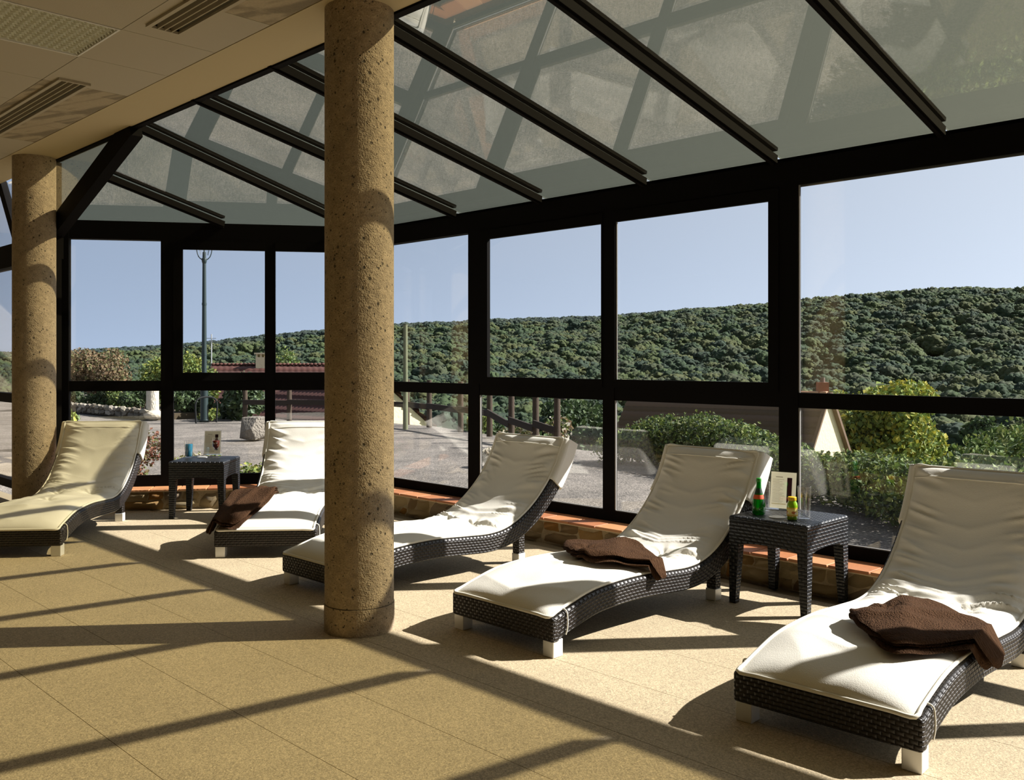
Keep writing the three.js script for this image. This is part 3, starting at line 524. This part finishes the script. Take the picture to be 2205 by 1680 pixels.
{
  const pos = [], uv = [], idx = [], azs = [], rs = [];
  for (let a = -62; a <= 72; a += 1) azs.push(a);
  for (let r = 20; r < 1100; r *= 1.045) rs.push(r);
  for (const a of azs) for (const r of rs) { const p = away(a, r, land(a, r)); pos.push(p.x, p.y, p.z); uv.push(p.x, p.z); }
  const m = rs.length; for (let i = 0; i < azs.length - 1; i++) for (let j = 0; j < m - 1; j++) { const q = i * m + j; idx.push(q, q + m, q + 1, q + 1, q + m, q + m + 1); }
  const g = new THREE.BufferGeometry(); g.setAttribute('position', new THREE.Float32BufferAttribute(pos, 3)); g.setAttribute('uv', new THREE.Float32BufferAttribute(uv, 2)); g.setIndex(idx); g.computeVertexNormals();
  solo('hills', g, M.grassland, 'meadow slopes of the valley showing between the woods', 'hill', undefined, 'structure');
  // woods: crowns standing on that land
  const blob = (seed, flat) => {                           // a crown: a heap of rounded leafy clumps
    const r = rng(700 + seed), gs = [];
    for (let i = 0; i < 34; i++) {
      const u = i ? r() * 1.7 - 0.7 : 0, t = r() * 6.283, q = Math.sqrt(1 - Math.min(1, u * u)), k = i ? 0.16 + 0.17 * r() : 0.68, g = new THREE.IcosahedronGeometry(k, i ? 2 : 1); g.deleteAttribute('uv'); g.deleteAttribute('normal');
      const m = mergeVertices(g), p = m.attributes.position; for (let j = 0; j < p.count; j++) { const f = 0.66 + 0.75 * hash(Math.round(p.getX(j) * 90), Math.round(p.getY(j) * 90) + Math.round(p.getZ(j) * 90) * 7, i + seed * 31); p.setXYZ(j, p.getX(j) * f, p.getY(j) * f, p.getZ(j) * f); }
      m.computeVertexNormals(); if (i) m.translate(q * Math.cos(t) * 0.72, u * 0.66, q * Math.sin(t) * 0.72); gs.push(m);
    }
    return mergeGeometries(gs).scale(1, flat, 1);
  };
  const crown = mat(0xffffff, 1), r = rng(71), lists = [[], [], []];
  const pal = [[0.034, 0.056, 0.020], [0.026, 0.046, 0.021], [0.048, 0.066, 0.021], [0.021, 0.038, 0.022], [0.056, 0.066, 0.022], [0.040, 0.052, 0.024]];
  const palRidgeHaze = [[0.024, 0.042, 0.032], [0.020, 0.036, 0.030], [0.030, 0.046, 0.032], [0.019, 0.033, 0.030], [0.033, 0.046, 0.030], [0.026, 0.040, 0.033]];   // bluish tint of distance haze put into the far ridge crown colours
  for (let k = 0; k < 46000; k++) {
    const az = -34 + r() * 70, rr = Math.sqrt(lerp(140 ** 2, 850 ** 2, r())), q = r();
    const field = rr > 425 && rr < lerp(700, 655, sm(-10, 5, az)) && az < 9, hedge = field && (Math.abs(((rr + az * 6) % 90) - 45) < 5);
    if (field && !hedge && q > 0.03) continue;
    if (az < -4 && rr > 250 && rr < 425 && q > 0.75) continue;
    if (rr < 110 && az < -8) continue;
    const size = (rr < 130 ? 1.5 : rr < 420 ? 2.7 : 3.6) * (0.75 + r() * 0.7), p = away(az, rr, land(az, rr) + size * 0.75);
    if (rr > 250 && r() < 0.12) continue;
    lists[k % 3].push([p, size, (rr > 640 ? palRidgeHaze : pal)[Math.floor(r() * 6)], r() * 6.28, 0.75 + r() * 0.5]);
  }
  lists.forEach((l, k) => {
    const im = new THREE.InstancedMesh(blob(k, 0.9 - 0.1 * k), crown, l.length), M4 = new THREE.Matrix4(), Q = new THREE.Quaternion(), c = new THREE.Color();
    l.forEach(([p, s, col, a, t], i) => { M4.compose(p, Q.setFromAxisAngle(V(0, 1, 0), a), V(s, s * t, s)); im.setMatrixAt(i, M4); im.setColorAt(i, c.setRGB(...col)); });
    im.name = numbered('forest'); scene.add(im); tag(im, ['dense dark green woods covering the valley slopes', 'mid green rounded tree crowns mixed through the hillside woods', 'lighter broad tree crowns scattered over the hillside woods'][k], 'forest', 'woods on the far valley side', 'stuff');
  });
}
// the street and yard outside
{
  const pts = [[8, 6], [8, -7.6], [-1, -7.6], [-2.1, -8.0], [-3, -8.6], [-4.8, -9.8], [-5.7, -10.4], [-6.6, -10.8], [-7.8, -10.9], [-9.2, -10.7], [-10.2, -10.9], [-11, -11.2], [-12, -11.6], [-13.2, -11.9], [-14.6, -12.3], [-17.6, -12.3], [-18.6, -11.2], [-40, -14], [-48, -4], [-48, 6]];
  const s = new THREE.Shape(pts.map(([x, z]) => new THREE.Vector2(x, -z)));
  solo('street', metric(new THREE.ExtrudeGeometry(s, { depth: 1.6, bevelEnabled: false }).rotateX(-Math.PI / 2).translate(0, -1.64, 0)), M.asphalt, 'pale gravelly street and yard outside the windows', 'street', undefined, 'structure');
}
// foliage: many small folded leaves over lumpy ellipsoids, joined per plant
function leaves(n, size, blobs, pal, seed, droop = 0) {
  const r = rng(seed), pos = new Float32Array(n * 18), col = new Float32Array(n * 18), nor = V(), a = V(), b = V(), c = V(), p = V();
  const total = blobs.reduce((s, q) => s + q[3] * q[4], 0);
  for (let i = 0; i < n; i++) {
    let pick = r() * total, k = 0; while (k < blobs.length - 1 && (pick -= blobs[k][3] * blobs[k][4]) > 0) k++;
    const [x, y, z, rx, ry, rz] = blobs[k], u = r() * 2 - 1, th = r() * 6.283, q = Math.sqrt(1 - u * u), rad = 0.35 + 0.69 * Math.sqrt(r());
    nor.set(q * Math.cos(th), u, q * Math.sin(th)); const lump = 0.82 + 0.36 * fbm(nor.x * 3 + 9, nor.z * 3 + nor.y * 2.4 + 9, seed + k, 0, 2);
    p.set(x + nor.x * rx * rad * lump, y + nor.y * ry * rad * lump, z + nor.z * (rz ?? rx) * rad * lump);
    a.set(r() - 0.5, r() - 0.5, r() - 0.5).addScaledVector(nor, 0.35).normalize(); b.set(r() - 0.5, r() - 0.5 - droop, r() - 0.5).cross(a).normalize(); c.crossVectors(a, b);
    const s = size * (0.6 + r() * 0.8), w = s * 0.36, A = p.clone().addScaledVector(c, -s * 0.5), B = p.clone().addScaledVector(c, s * 0.5), Lf = p.clone().addScaledVector(b, w).addScaledVector(a, w * 0.35), Rt = p.clone().addScaledVector(b, -w).addScaledVector(a, w * 0.35);
    [A, Lf, B, A, B, Rt].forEach((v, j) => v.toArray(pos, i * 18 + j * 3));
    const cl = pal[Math.floor(r() * pal.length)], t = 0.8 + r() * 0.4; for (let j = 0; j < 6; j++) col.set([cl[0] * t, cl[1] * t, cl[2] * t], i * 18 + j * 3);
  }
  const g = new THREE.BufferGeometry(); g.setAttribute('position', new THREE.BufferAttribute(pos, 3)); g.setAttribute('color', new THREE.BufferAttribute(col, 3)); g.computeVertexNormals();
  return g;
}
M.leaf = mat(0xffffff, 0.6, { vertexColors: true, side: THREE.DoubleSide, transmission: 0.25, ior: 1.4 });
M.leaf.roughness = 0.95;
M.bark = mat(0x54443a, 0.95); 
const G = { green: [[0.11, 0.17, 0.04], [0.15, 0.21, 0.05], [0.08, 0.13, 0.04], [0.19, 0.22, 0.06]], dark: [[0.05, 0.085, 0.03], [0.07, 0.11, 0.035], [0.035, 0.06, 0.025]], brown: [[0.20, 0.13, 0.07], [0.25, 0.17, 0.09], [0.15, 0.11, 0.06], [0.16, 0.16, 0.06]], lime: [[0.20, 0.25, 0.05], [0.16, 0.22, 0.05], [0.26, 0.27, 0.05], [0.12, 0.18, 0.05]], red: [[0.22, 0.08, 0.05], [0.28, 0.12, 0.07], [0.16, 0.12, 0.05], [0.12, 0.15, 0.05]], dry: [[0.55, 0.50, 0.40], [0.45, 0.40, 0.30], [0.6, 0.56, 0.46]] };
function plant(name, label, cat, [x, y, z], blobs, n, size, pal, seed, group, trunk = true) {
  const t = thing(name, label, cat, [x, y, z], 0, group);
  part('foliage', leaves(n, size, blobs, pal, seed), M.leaf, t);
  if (trunk) { const r = rng(seed + 5); for (const [bx, by, bz, rx, ry] of blobs.slice(0, 4)) { part('stem', tube([V(bx * 0.2, 0, bz * 0.2), V(bx * 0.5 + 0.05 * (r() - 0.5), by * 0.5, bz * 0.5), V(bx, by + ry * 0.4, bz)], Math.max(0.012, rx * 0.05), 8, 5), M.bark, t); } }
  return t;
}
const lumps = (seed, n, w, h, d, r0) => { const r = rng(seed), o = []; for (let i = 0; i < n; i++) { const k = r0 * (0.7 + r() * 0.6); o.push([(r() - 0.5) * w, h * (0.25 + 0.7 * r()), (r() - 0.5) * d, k, k * 0.85, k]); } return o; };
plant('shrub', 'large russet brown shrub behind the low stone wall', 'shrub', [-26.0, 0.1, -9.85], lumps(1, 9, 0.9, 1.45, 0.9, 0.42), 7500, 0.075, G.brown, 11, 'street bed plants');
plant('shrub', 'leafy green shrub between the russet shrub and white pillar', 'shrub', [-23.75, 0.1, -10.35], lumps(2, 7, 0.8, 1.1, 0.7, 0.36), 3200, 0.085, G.lime, 12, 'street bed plants');
plant('shrub', 'bright green shrub just left of the street lamp', 'shrub', [-22.6, 0, -10.95], lumps(3, 7, 0.6, 1.25, 0.6, 0.36), 3200, 0.09, G.lime, 13, 'street bed plants');
for (const [k, x, z, s, lab] of [[0, -27.6, -9.45, 0.24, 'low dark shrub at the far end of the stone wall'], [1, -25.2, -9.5, 0.24, 'low dark shrub under the russet shrub'], [2, -23.8, -9.4, 0.22, 'low green shrub in the middle of the bed'], [3, -22.3, -9.4, 0.26, 'low dark shrub touching the white pillar']])
  plant('shrub', lab, 'shrub', [x, 0, z], lumps(20 + k, 5, 0.8, 0.6, 0.5, s), 1800, 0.08, k === 2 ? G.green : G.dark, 30 + k, 'street bed plants');
plant('shrub', 'dark glossy spreading plant behind the street lamp', 'shrub', [-19.65, 0, -10.75], lumps(6, 7, 0.8, 0.75, 0.6, 0.34), 2600, 0.13, [...G.dark, ...G.dark, [0.16, 0.22, 0.14]], 15, 'street bed plants');
plant('shrub', 'dark glossy plant left of the street lamp base', 'shrub', [-20.95, 0, -10.0], lumps(7, 6, 0.7, 0.8, 0.5, 0.30), 2200, 0.11, [...G.dark, [0.12, 0.18, 0.08]], 16, 'street bed plants');
plant('shrub', 'small green weed patch at the foot of the street lamp', 'shrub', [-19.25, 0, -9.7], lumps(8, 4, 0.5, 0.18, 0.3, 0.12), 700, 0.06, G.lime, 17, 'street bed plants');
// plants right outside the angled window
plant('shrub', 'small red and green shrub outside, between first lounger and table', 'shrub', [-9.0, 0, -3.75], lumps(9, 6, 0.45, 0.55, 0.5, 0.16), 2600, 0.036, G.red, 41, 'plants under the angled window');
plant('shrub', 'low green shrub outside between the table and second lounger', 'shrub', [-8.65, 0, -4.75], lumps(10, 6, 0.6, 0.26, 0.4, 0.13), 1300, 0.04, G.lime, 42, 'plants under the angled window');
plant('shrub', 'low yellowish shrub outside behind the menu card', 'shrub', [-9.0, 0, -4.35], lumps(11, 5, 0.5, 0.42, 0.4, 0.13), 1000, 0.04, [...G.lime, ...G.dry], 43, 'plants under the angled window');
plant('shrub', 'broad-leaved sprig outside at the left edge of the corner window', 'shrub', [-14.9, 0, -5.05], [[0, 0.42, 0, 0.28, 0.18, 0.25]], 120, 0.14, G.lime, 44, 'plants under the angled window');
// ivy hedge along the yard
{
  const line = [[-7.7, -9.75, 0.36], [-7.2, -9.95, 0.56], [-6.5, -9.85, 0.62], [-5.7, -9.45, 0.58], [-5.2, -9.1, 0.48], [-4.7, -8.8, 0.40], [-3.8, -8.25, 0.48], [-3.0, -7.75, 0.52], [-2.1, -7.15, 0.54], [-1.2, -6.85, 0.54], [0.2, -6.7, 0.54]], blobs = [], core = [];
  const r = rng(51);
  for (let i = 0; i < line.length - 1; i++) for (let k = 0; k < 5; k++) { const t = k / 5, x = lerp(line[i][0], line[i + 1][0], t), z = lerp(line[i][1], line[i + 1][1], t), h = lerp(line[i][2], line[i + 1][2], t); blobs.push([x + (r() - 0.5) * 0.2, h * 0.50 + (r() - 0.5) * 0.10, z + (r() - 0.5) * 0.2, 0.36 + r() * 0.1, h * 0.54, 0.36]); core.push(tube([V(x, -0.02, z), V(x + 0.06 * (r() - 0.5), h * 0.4, z + 0.06 * (r() - 0.5)), V(x + 0.2 * (r() - 0.5), h * 0.85, z + 0.2 * (r() - 0.5))], 0.014, 8, 5)); }
  const h = thing('hedge', 'long ivy hedge along the edge of the yard', 'hedge', [0, 0, 0]);
  part('foliage', leaves(60000, 0.046, blobs, [...G.green, ...G.dark, ...G.lime.slice(0, 2), [0.2, 0.22, 0.1]], 52), M.leaf, h); for (const g of core) part('stem', g, M.bark, h);
}
// trees below the yard
const tree = (label, deg, r, base, top, w, pal, seed, n, leaf) => { const p = away(deg, r, base), H = top - base; return plant('tree', label, 'tree', p.toArray(), [[0, H * 0.62, 0, w * 0.36, H * 0.33, w * 0.36], ...lumps(seed, 12, w * 0.75, H * 0.9, w * 0.75, w * 0.17)], n, leaf, pal, seed, 'trees below the yard'); };
tree('yellow green tree beside the cream gable house', 22.0, 30.2, -4.2, 0.85, 3.9, [[0.32, 0.33, 0.05], [0.24, 0.29, 0.05], [0.38, 0.34, 0.05], [0.18, 0.24, 0.05], [0.13, 0.19, 0.05]], 61, 15000, 0.17);
tree('dark green tree at the photo edge beyond the ivy hedge', 29.5, 24, -3.6, 0.1, 3.2, G.green, 62, 7000, 0.15);
tree('dark bluish tree in the hollow beyond the ivy hedge', 26.6, 27, -3.8, -0.9, 2.4, G.dark, 63, 5000, 0.16);
{ const rr = rng(88); for (let k = 0; k < 14; k++) { const az = -8 + k * 3.1 + rr(), d = 58 + (k % 3) * 22 + rr() * 6; tree('dark green tree in the wooded hollow below the yard', az, d, land(az, d) - 0.5, land(az, d) + 4.5 + rr() * 2.5, 4.6 + rr() * 1.6, rr() > 0.5 ? G.dark : [...G.dark, ...G.green], 120 + k, 2600, 0.55); } }
tree('small green tree behind the red roof', -13.8, 37, -2, 1.95, 2.0, G.green, 64, 3500, 0.14);
tree('grey green tree in the gap of the wooden fence', 4.5, 42, -5, -0.2, 4, G.dark, 65, 5000, 0.24);
tree('dark green tree right behind the wooden fence', 7.2, 26, -3.6, -0.6, 2.2, [...G.dark, ...G.green], 66, 5000, 0.13);
// street lamp
{
  const t = thing('street_lamp', 'dark green street lamp post with tapered lantern', 'street lamp', [-18.9, 0, -9.35]), m = mat(0x1d2f30, 0.5);
  part('base', lathe([[0, 0], [0.10, 0], [0.10, 0.04], [0.085, 0.06], [0.08, 0.85], [0.09, 0.9], [0.06, 0.95], [0, 0.95]], 20), m, t);
  part('post', [new THREE.CylinderGeometry(0.036, 0.055, 2.75, 16).translate(0, 2.3, 0), new THREE.CylinderGeometry(0.05, 0.05, 0.05, 16).translate(0, 2.55, 0), new THREE.CylinderGeometry(0.055, 0.055, 0.03, 16).translate(0, 1.45, 0)], m, t);
  part('collar', lathe([[0, 3.40], [0.03, 3.40], [0.05, 3.47], [0.06, 3.53], [0.04, 3.55], [0, 3.55]], 16), m, t);
  const l = new THREE.Group(); l.name = 'lantern'; t.add(l); const gs = [];
  for (let k = 0; k < 4; k++) { const a = k * Math.PI / 2 + 0.5; gs.push(tube([V(0.03 * Math.cos(a), 3.50, 0.03 * Math.sin(a)), V(0.115 * Math.cos(a), 3.57, 0.115 * Math.sin(a)), V(0.20 * Math.cos(a), 4.05, 0.20 * Math.sin(a))], 0.011, 10, 5)); }
  part('lantern_frame', gs, m, l); part('lantern_roof', lathe([[0, 4.28], [0.08, 4.23], [0.24, 4.07], [0.24, 4.04], [0, 4.04]], 4), m, l);
  part('lantern_glass', new THREE.CylinderGeometry(0.17, 0.085, 0.42, 4, 1, true).rotateY(-0.3).translate(0, 3.82, 0), M.glass, l);
}
{
  const t = thing('bike_hoop', 'dark metal hoop rail around the street lamp base', 'rail', [-18.75, 0, -9.30]);
  part('hoop', tube([V(0, 0, 0.23), V(0, 0.45, 0.23), V(0, 0.53, 0.15), V(0, 0.53, -0.15), V(0, 0.45, -0.23), V(0, 0, -0.23)], 0.019, 40, 8), mat(0x0b1111, 0.85), t).position.set(0.25, 0, 0.1);
}
{
  const t = thing('stone_pillar', 'white weathered stone pillar at the end of the low wall', 'pillar', [-20.6, 0, -8.95]);
  part('shaft', lathe([[0, 0], [0.15, 0], [0.14, 0.1], [0.135, 0.7], [0.12, 0.74], [0, 0.75]], 20), mat(0xd5cdbb, 0.9, { bumpMap: rep(noiseBump.clone(), 0.3), bumpScale: 0.03 }), t);
  const g = new THREE.IcosahedronGeometry(0.21, 2).scale(1, 0.62, 1).translate(0, 0.1, 0); part('footing', g, mat(0xc9bfab, 0.95, { flatShading: true }), t);
}
// low stone wall beside the street
{
  const w = thing('stone_wall', 'low dry stone wall edging the street bed', 'stone wall', [-28.0, 0, -8.75], 0), r = rng(31), s = new THREE.DodecahedronGeometry(0.5, 0), ms = ['#8f8878', '#7d7566', '#a1988a', '#6f685c'].map((c) => mat(c, 0.95, { flatShading: true }));
  part('core', box(0, 7.3, 0, 0.17, -0.2, -0.03), mat(0x5e584c, 1), w);
  for (let row = 0; row < 2; row++) for (let x = 0; x < 7.3;) { const l = 0.2 + r() * 0.2, o = part('stone', s, ms[Math.floor(r() * 4)], w); o.position.set(x + l / 2, 0.06 + row * 0.11, -0.04); o.scale.set(l * 1.08, 0.14, 0.16); o.rotation.set(0, 0, r() - 0.5); x += l; }
  solo('planting_bed', metric(new THREE.BoxGeometry(8.0, 0.14, 2.2).translate(-24.6, 0.03, -10.1)), mat(0x4b4130, 1), 'earth bed behind the low stone wall', 'bed', undefined, 'structure');
}
function rock(name, label, pos, s, m, seed) {
  const r = rng(seed), pts = []; for (let i = 0; i < 26; i++) { const v = V(r() * 2 - 1, r() * 2 - 1, r() * 2 - 1); v.divideScalar(Math.max(Math.abs(v.x), Math.abs(v.y), Math.abs(v.z)) * 0.75 + v.length() * 0.25); v.x *= 1 - 0.18 * (v.y + 1); pts.push(V(v.x * s[0], (v.y * 0.5 + 0.5) * s[1] * 1.8, v.z * s[2])); }
  const t = solo(name, metric(new ConvexGeometry(pts)), m, label, 'boulder'); t.position.set(...pos); return t;
}
rock('boulder', 'grey limestone boulder standing on the street', [-14.3, -0.03, -8.0], [0.25, 0.23, 0.24], mat(0x827b70, 0.95, { flatShading: true, bumpMap: rep(noiseBump.clone(), 0.4), bumpScale: 0.04 }), 5);
plant('dry_grass', 'bleached dry grass tuft on the yard behind a lounger', 'grass tuft', [-8.6, 0, -8.2], [[0, 0.10, 0, 0.17, 0.11, 0.15]], 700, 0.07, G.dry, 71, undefined, false);
plant('weed', 'tuft of green grass at the wooden fence', 'grass tuft', [-13.1, 0, -12.1], [[0, 0.12, 0, 0.25, 0.16, 0.2]], 400, 0.16, G.lime, 72, 'weeds at the fence', false);
plant('weed', 'dry scrub behind the middle of the wooden fence', 'grass tuft', [-11.6, -0.3, -12.0], lumps(73, 5, 1.4, 0.45, 0.4, 0.22), 1200, 0.08, [...G.dry, ...G.brown, ...G.green], 73, 'weeds at the fence', false);
// timber fence
{
  const t = thing('wooden_fence', 'brown post and rail timber fence along the street edge', 'fence', [0, 0, 0]), m = mat(0x45382b, 0.85, { bumpMap: rep(noiseBump.clone(), 0.2), bumpScale: 0.004 }), mr = mat(0x2f261f, 0.85);
  const P = [[-18.35, -10.02], [-17.75, -10.75], [-17.0, -11.5], [-16.1, -11.95], [-15.2, -12.0], [-14.3, -11.85], [-12.96, -11.5], [-11.85, -11.2], [-10.95, -10.85], [-10.1, -10.55], [-9.55, -10.45]];
  P.forEach(([x, z]) => part('post', new THREE.CylinderGeometry(0.05, 0.055, 0.95, 10).translate(x, 0.46, z), m, t));
  for (let i = 0; i < P.length - 1; i++) part('rail', bar(V(P[i][0], 0.42 - (i > 7 ? 0.08 : 0), P[i][1] + 0.06), V(P[i + 1][0], 0.40 - (i > 6 ? 0.14 : 0), P[i + 1][1] + 0.06), 0.04, 0.11, 0.006), mr, t);
  part('rail', bar(V(-10.1, 0.86, -10.6), V(-9.25, 0.80, -10.3), 0.04, 0.12, 0.006), mr, t);
}
{ const t = thing('pole', 'tall weathered greenish timber pole at the street edge', 'pole', [-14.05, 0, -11.05]); part('shaft', new THREE.CylinderGeometry(0.04, 0.05, 2.02, 12).translate(0, 1.01, 0), mat(0x6e7358, 0.9), t); part('cap', new THREE.CylinderGeometry(0.043, 0.041, 0.02, 12).translate(0, 2.02, 0), mat(0x555a45, 0.9), t); }
// houses: walls, gables and roofs laid with rows of rounded tiles
function tileRow(a, b, r, wave) {                          // one row of half-round tiles from a to b
  const d = b.clone().sub(a), L = d.length(), n = Math.max(6, Math.round(L / wave) * 4), pos = [], idx = [];
  for (let i = 0; i <= n; i++) { const p = a.clone().addScaledVector(d, i / n), h = 0.5 - 0.5 * Math.cos((i / 4) * Math.PI * 2); for (const q of [0, 1]) pos.push(p.x + (q ? r.x : 0), p.y + (q ? r.y : 0.09) + 0.016 * h, p.z + (q ? r.z : 0)); pos.push(p.x, p.y - 0.02, p.z); }
  for (let i = 0; i < n; i++) { const q = i * 3; idx.push(q, q + 1, q + 3, q + 1, q + 4, q + 3, q, q + 3, q + 2, q + 2, q + 3, q + 5); }
  const g = new THREE.BufferGeometry(); g.setAttribute('position', new THREE.Float32BufferAttribute(pos, 3)); g.setIndex(idx); g.computeVertexNormals(); return g;
}
function roofPlane(root, e0, e1, r0, r1, rows, ms, wave = 0.2, seed = 1) { const r = rng(seed); for (let k = 0; k < rows; k++) { const a = e0.clone().lerp(r0, k / rows), b = e1.clone().lerp(r1, k / rows), up = r0.clone().sub(e0).multiplyScalar(1.25 / rows); part('tile_row', tileRow(a, b, up, wave), ms[Math.floor(r() * ms.length)], root); } }
const redTile = ['#4c2a22', '#41251e', '#553127'].map((c) => mat(c, 0.8, { side: THREE.DoubleSide })), brownTile = ['#5d4a3a', '#665241', '#54432f'].map((c) => mat(c, 0.85, { side: THREE.DoubleSide })), render_ = mat(0xe0d2ac, 0.9, { bumpMap: rep(noiseBump.clone(), 1), bumpScale: 0.01 });
{
  const t = thing('house', 'house with long red tiled roof and cream gable wing below the street', 'house', [0, 0, 0]);
  const rA = V(-29.1, 1.12, -14.65), rB = V(-25.4, 1.08, -18.4), eA = V(-24.2, -0.75, -11.9), eB = V(-21.6, -0.75, -14.5);
  part('wall', prism([V(-28.9, -3.2, -14.7), V(-24.4, -3.2, -12.2), V(-21.7, -3.2, -14.8), V(-24.7, -3.2, -18.9)].map((p) => p.setY(-0.9)), 2.5), render_, t);
  roofPlane(t, eA, eB, rA, rB, 11, redTile, 0.2, 3);
  part('ridge_tiles', (() => { const gs = [], d = rB.clone().sub(rA), n = 40; for (let k = 0; k < n; k++) gs.push(new THREE.SphereGeometry(0.075, 8, 5).scale(1.1, 0.7, 1.1).translate(rA.x + d.x * (k + 0.5) / n, rA.y + 0.06, rA.z + d.z * (k + 0.5) / n)); return gs; })(), redTile[2], t);
  const c = part('chimney', box(-0.17, 0.17, -0.2, 0.32, -0.17, 0.17), render_, t); c.position.set(-27.7, 1.1, -15.75); c.rotation.y = 0.78;
  part('chimney_cap', [box(-0.21, 0.21, 0.42, 0.47, -0.21, 0.21), ...[-0.14, 0, 0.14].map((x) => box(x - 0.025, x + 0.025, 0.32, 0.42, -0.15, 0.15))], render_, c);
  // gable wing
  const a = V(-19.98, 0.80, -14.85), l = V(-19.96, -0.32, -13.0), r = V(-20.0, -0.62, -16.75), bk = V(-4.0, 0, 0);
  part('gable_wall', prism([a, l, l.clone().setY(-3), r.clone().setY(-3), r], 0.2), render_, t);
  const out = V(0.12, 0.03, 0);
  roofPlane(t, l.clone().add(out), l.clone().add(bk), a.clone().add(out), a.clone().add(bk), 6, redTile, 0.2, 4);
  roofPlane(t, r.clone().add(out), r.clone().add(bk), a.clone().add(out), a.clone().add(bk), 6, redTile, 0.2, 5);
  part('window', bar(V(-19.97, 0.10, -15.62), V(-19.97, 0.10, -15.78), 0.04, 0.18), mat(0x2b2d30, 0.2), t);
}
{
  const t = thing('antenna', 'thin pale television antenna mast beside the street lamp', 'antenna', [-30.9, -0.85, -15.56]), m = mat(0xb9bcbc, 0.5, { metalness: 0.5 });
  part('mast', new THREE.CylinderGeometry(0.022, 0.022, 3.1, 8).translate(0, 1.55, 0), m, t); part('arms', [bar(V(-0.25, 2.85, 0.2), V(0.25, 2.85, -0.2), 0.02, 0.02), bar(V(-0.12, 2.95, 0.12), V(0.12, 2.95, -0.12), 0.02, 0.02), bar(V(-0.18, 2.6, -0.1), V(0.18, 2.6, 0.1), 0.02, 0.02)], m, t);
}
{
  const t = thing('house', 'cream gabled house with brown tiled roof behind the ivy hedge', 'house', [0, 0, 0]);
  const a = V(-11.76, 0.38, -23.75), l = V(-11.77, -1.75, -22.35), r = V(-11.75, -1.75, -25.15), bk = V(-6.8, -0.1, -0.1);
  part('gable_wall', prism([a, l, l.clone().setY(-4), r.clone().setY(-4), r], 0.2), render_, t);
  roofPlane(t, l.clone().add(bk), l, a.clone().add(bk), a, 14, brownTile, 0.25, 6);
  roofPlane(t, r.clone().add(V(0.05, 0, -0.05)), r.clone().add(bk), a, a.clone().add(bk), 14, brownTile, 0.25, 7);
  part('verge', [bar(a.clone().add(V(0.06, 0.06, 0)), r.clone().add(V(0.06, 0.02, -0.05)), 0.14, 0.09), bar(a.clone().add(V(0.06, 0.06, 0)), l.clone().add(V(0.06, 0.02, 0.05)), 0.10, 0.06)], brownTile[1], t);
  part('ridge_tiles', bar(a.clone().add(V(0, 0.06, 0)), a.clone().add(bk).add(V(0, 0.06, 0)), 0.16, 0.08, 0.03), mat(0xb98b6c, 0.85), t);
  const c = part('chimney', box(-0.14, 0.14, -0.3, 0.34, -0.14, 0.14), mat(0x8a4a35, 0.9), t); c.position.set(-11.95, 0.38, -23.85); c.rotation.y = 0.7; part('chimney_pot', new THREE.CylinderGeometry(0.06, 0.07, 0.14, 12).translate(0, 0.40, 0), mat(0x6a5a50, 0.9), c);
}
scene.traverse((o) => { if (o.isMesh) { o.castShadow = true; o.receiveShadow = true; } });
renderer.render(scene, camera);
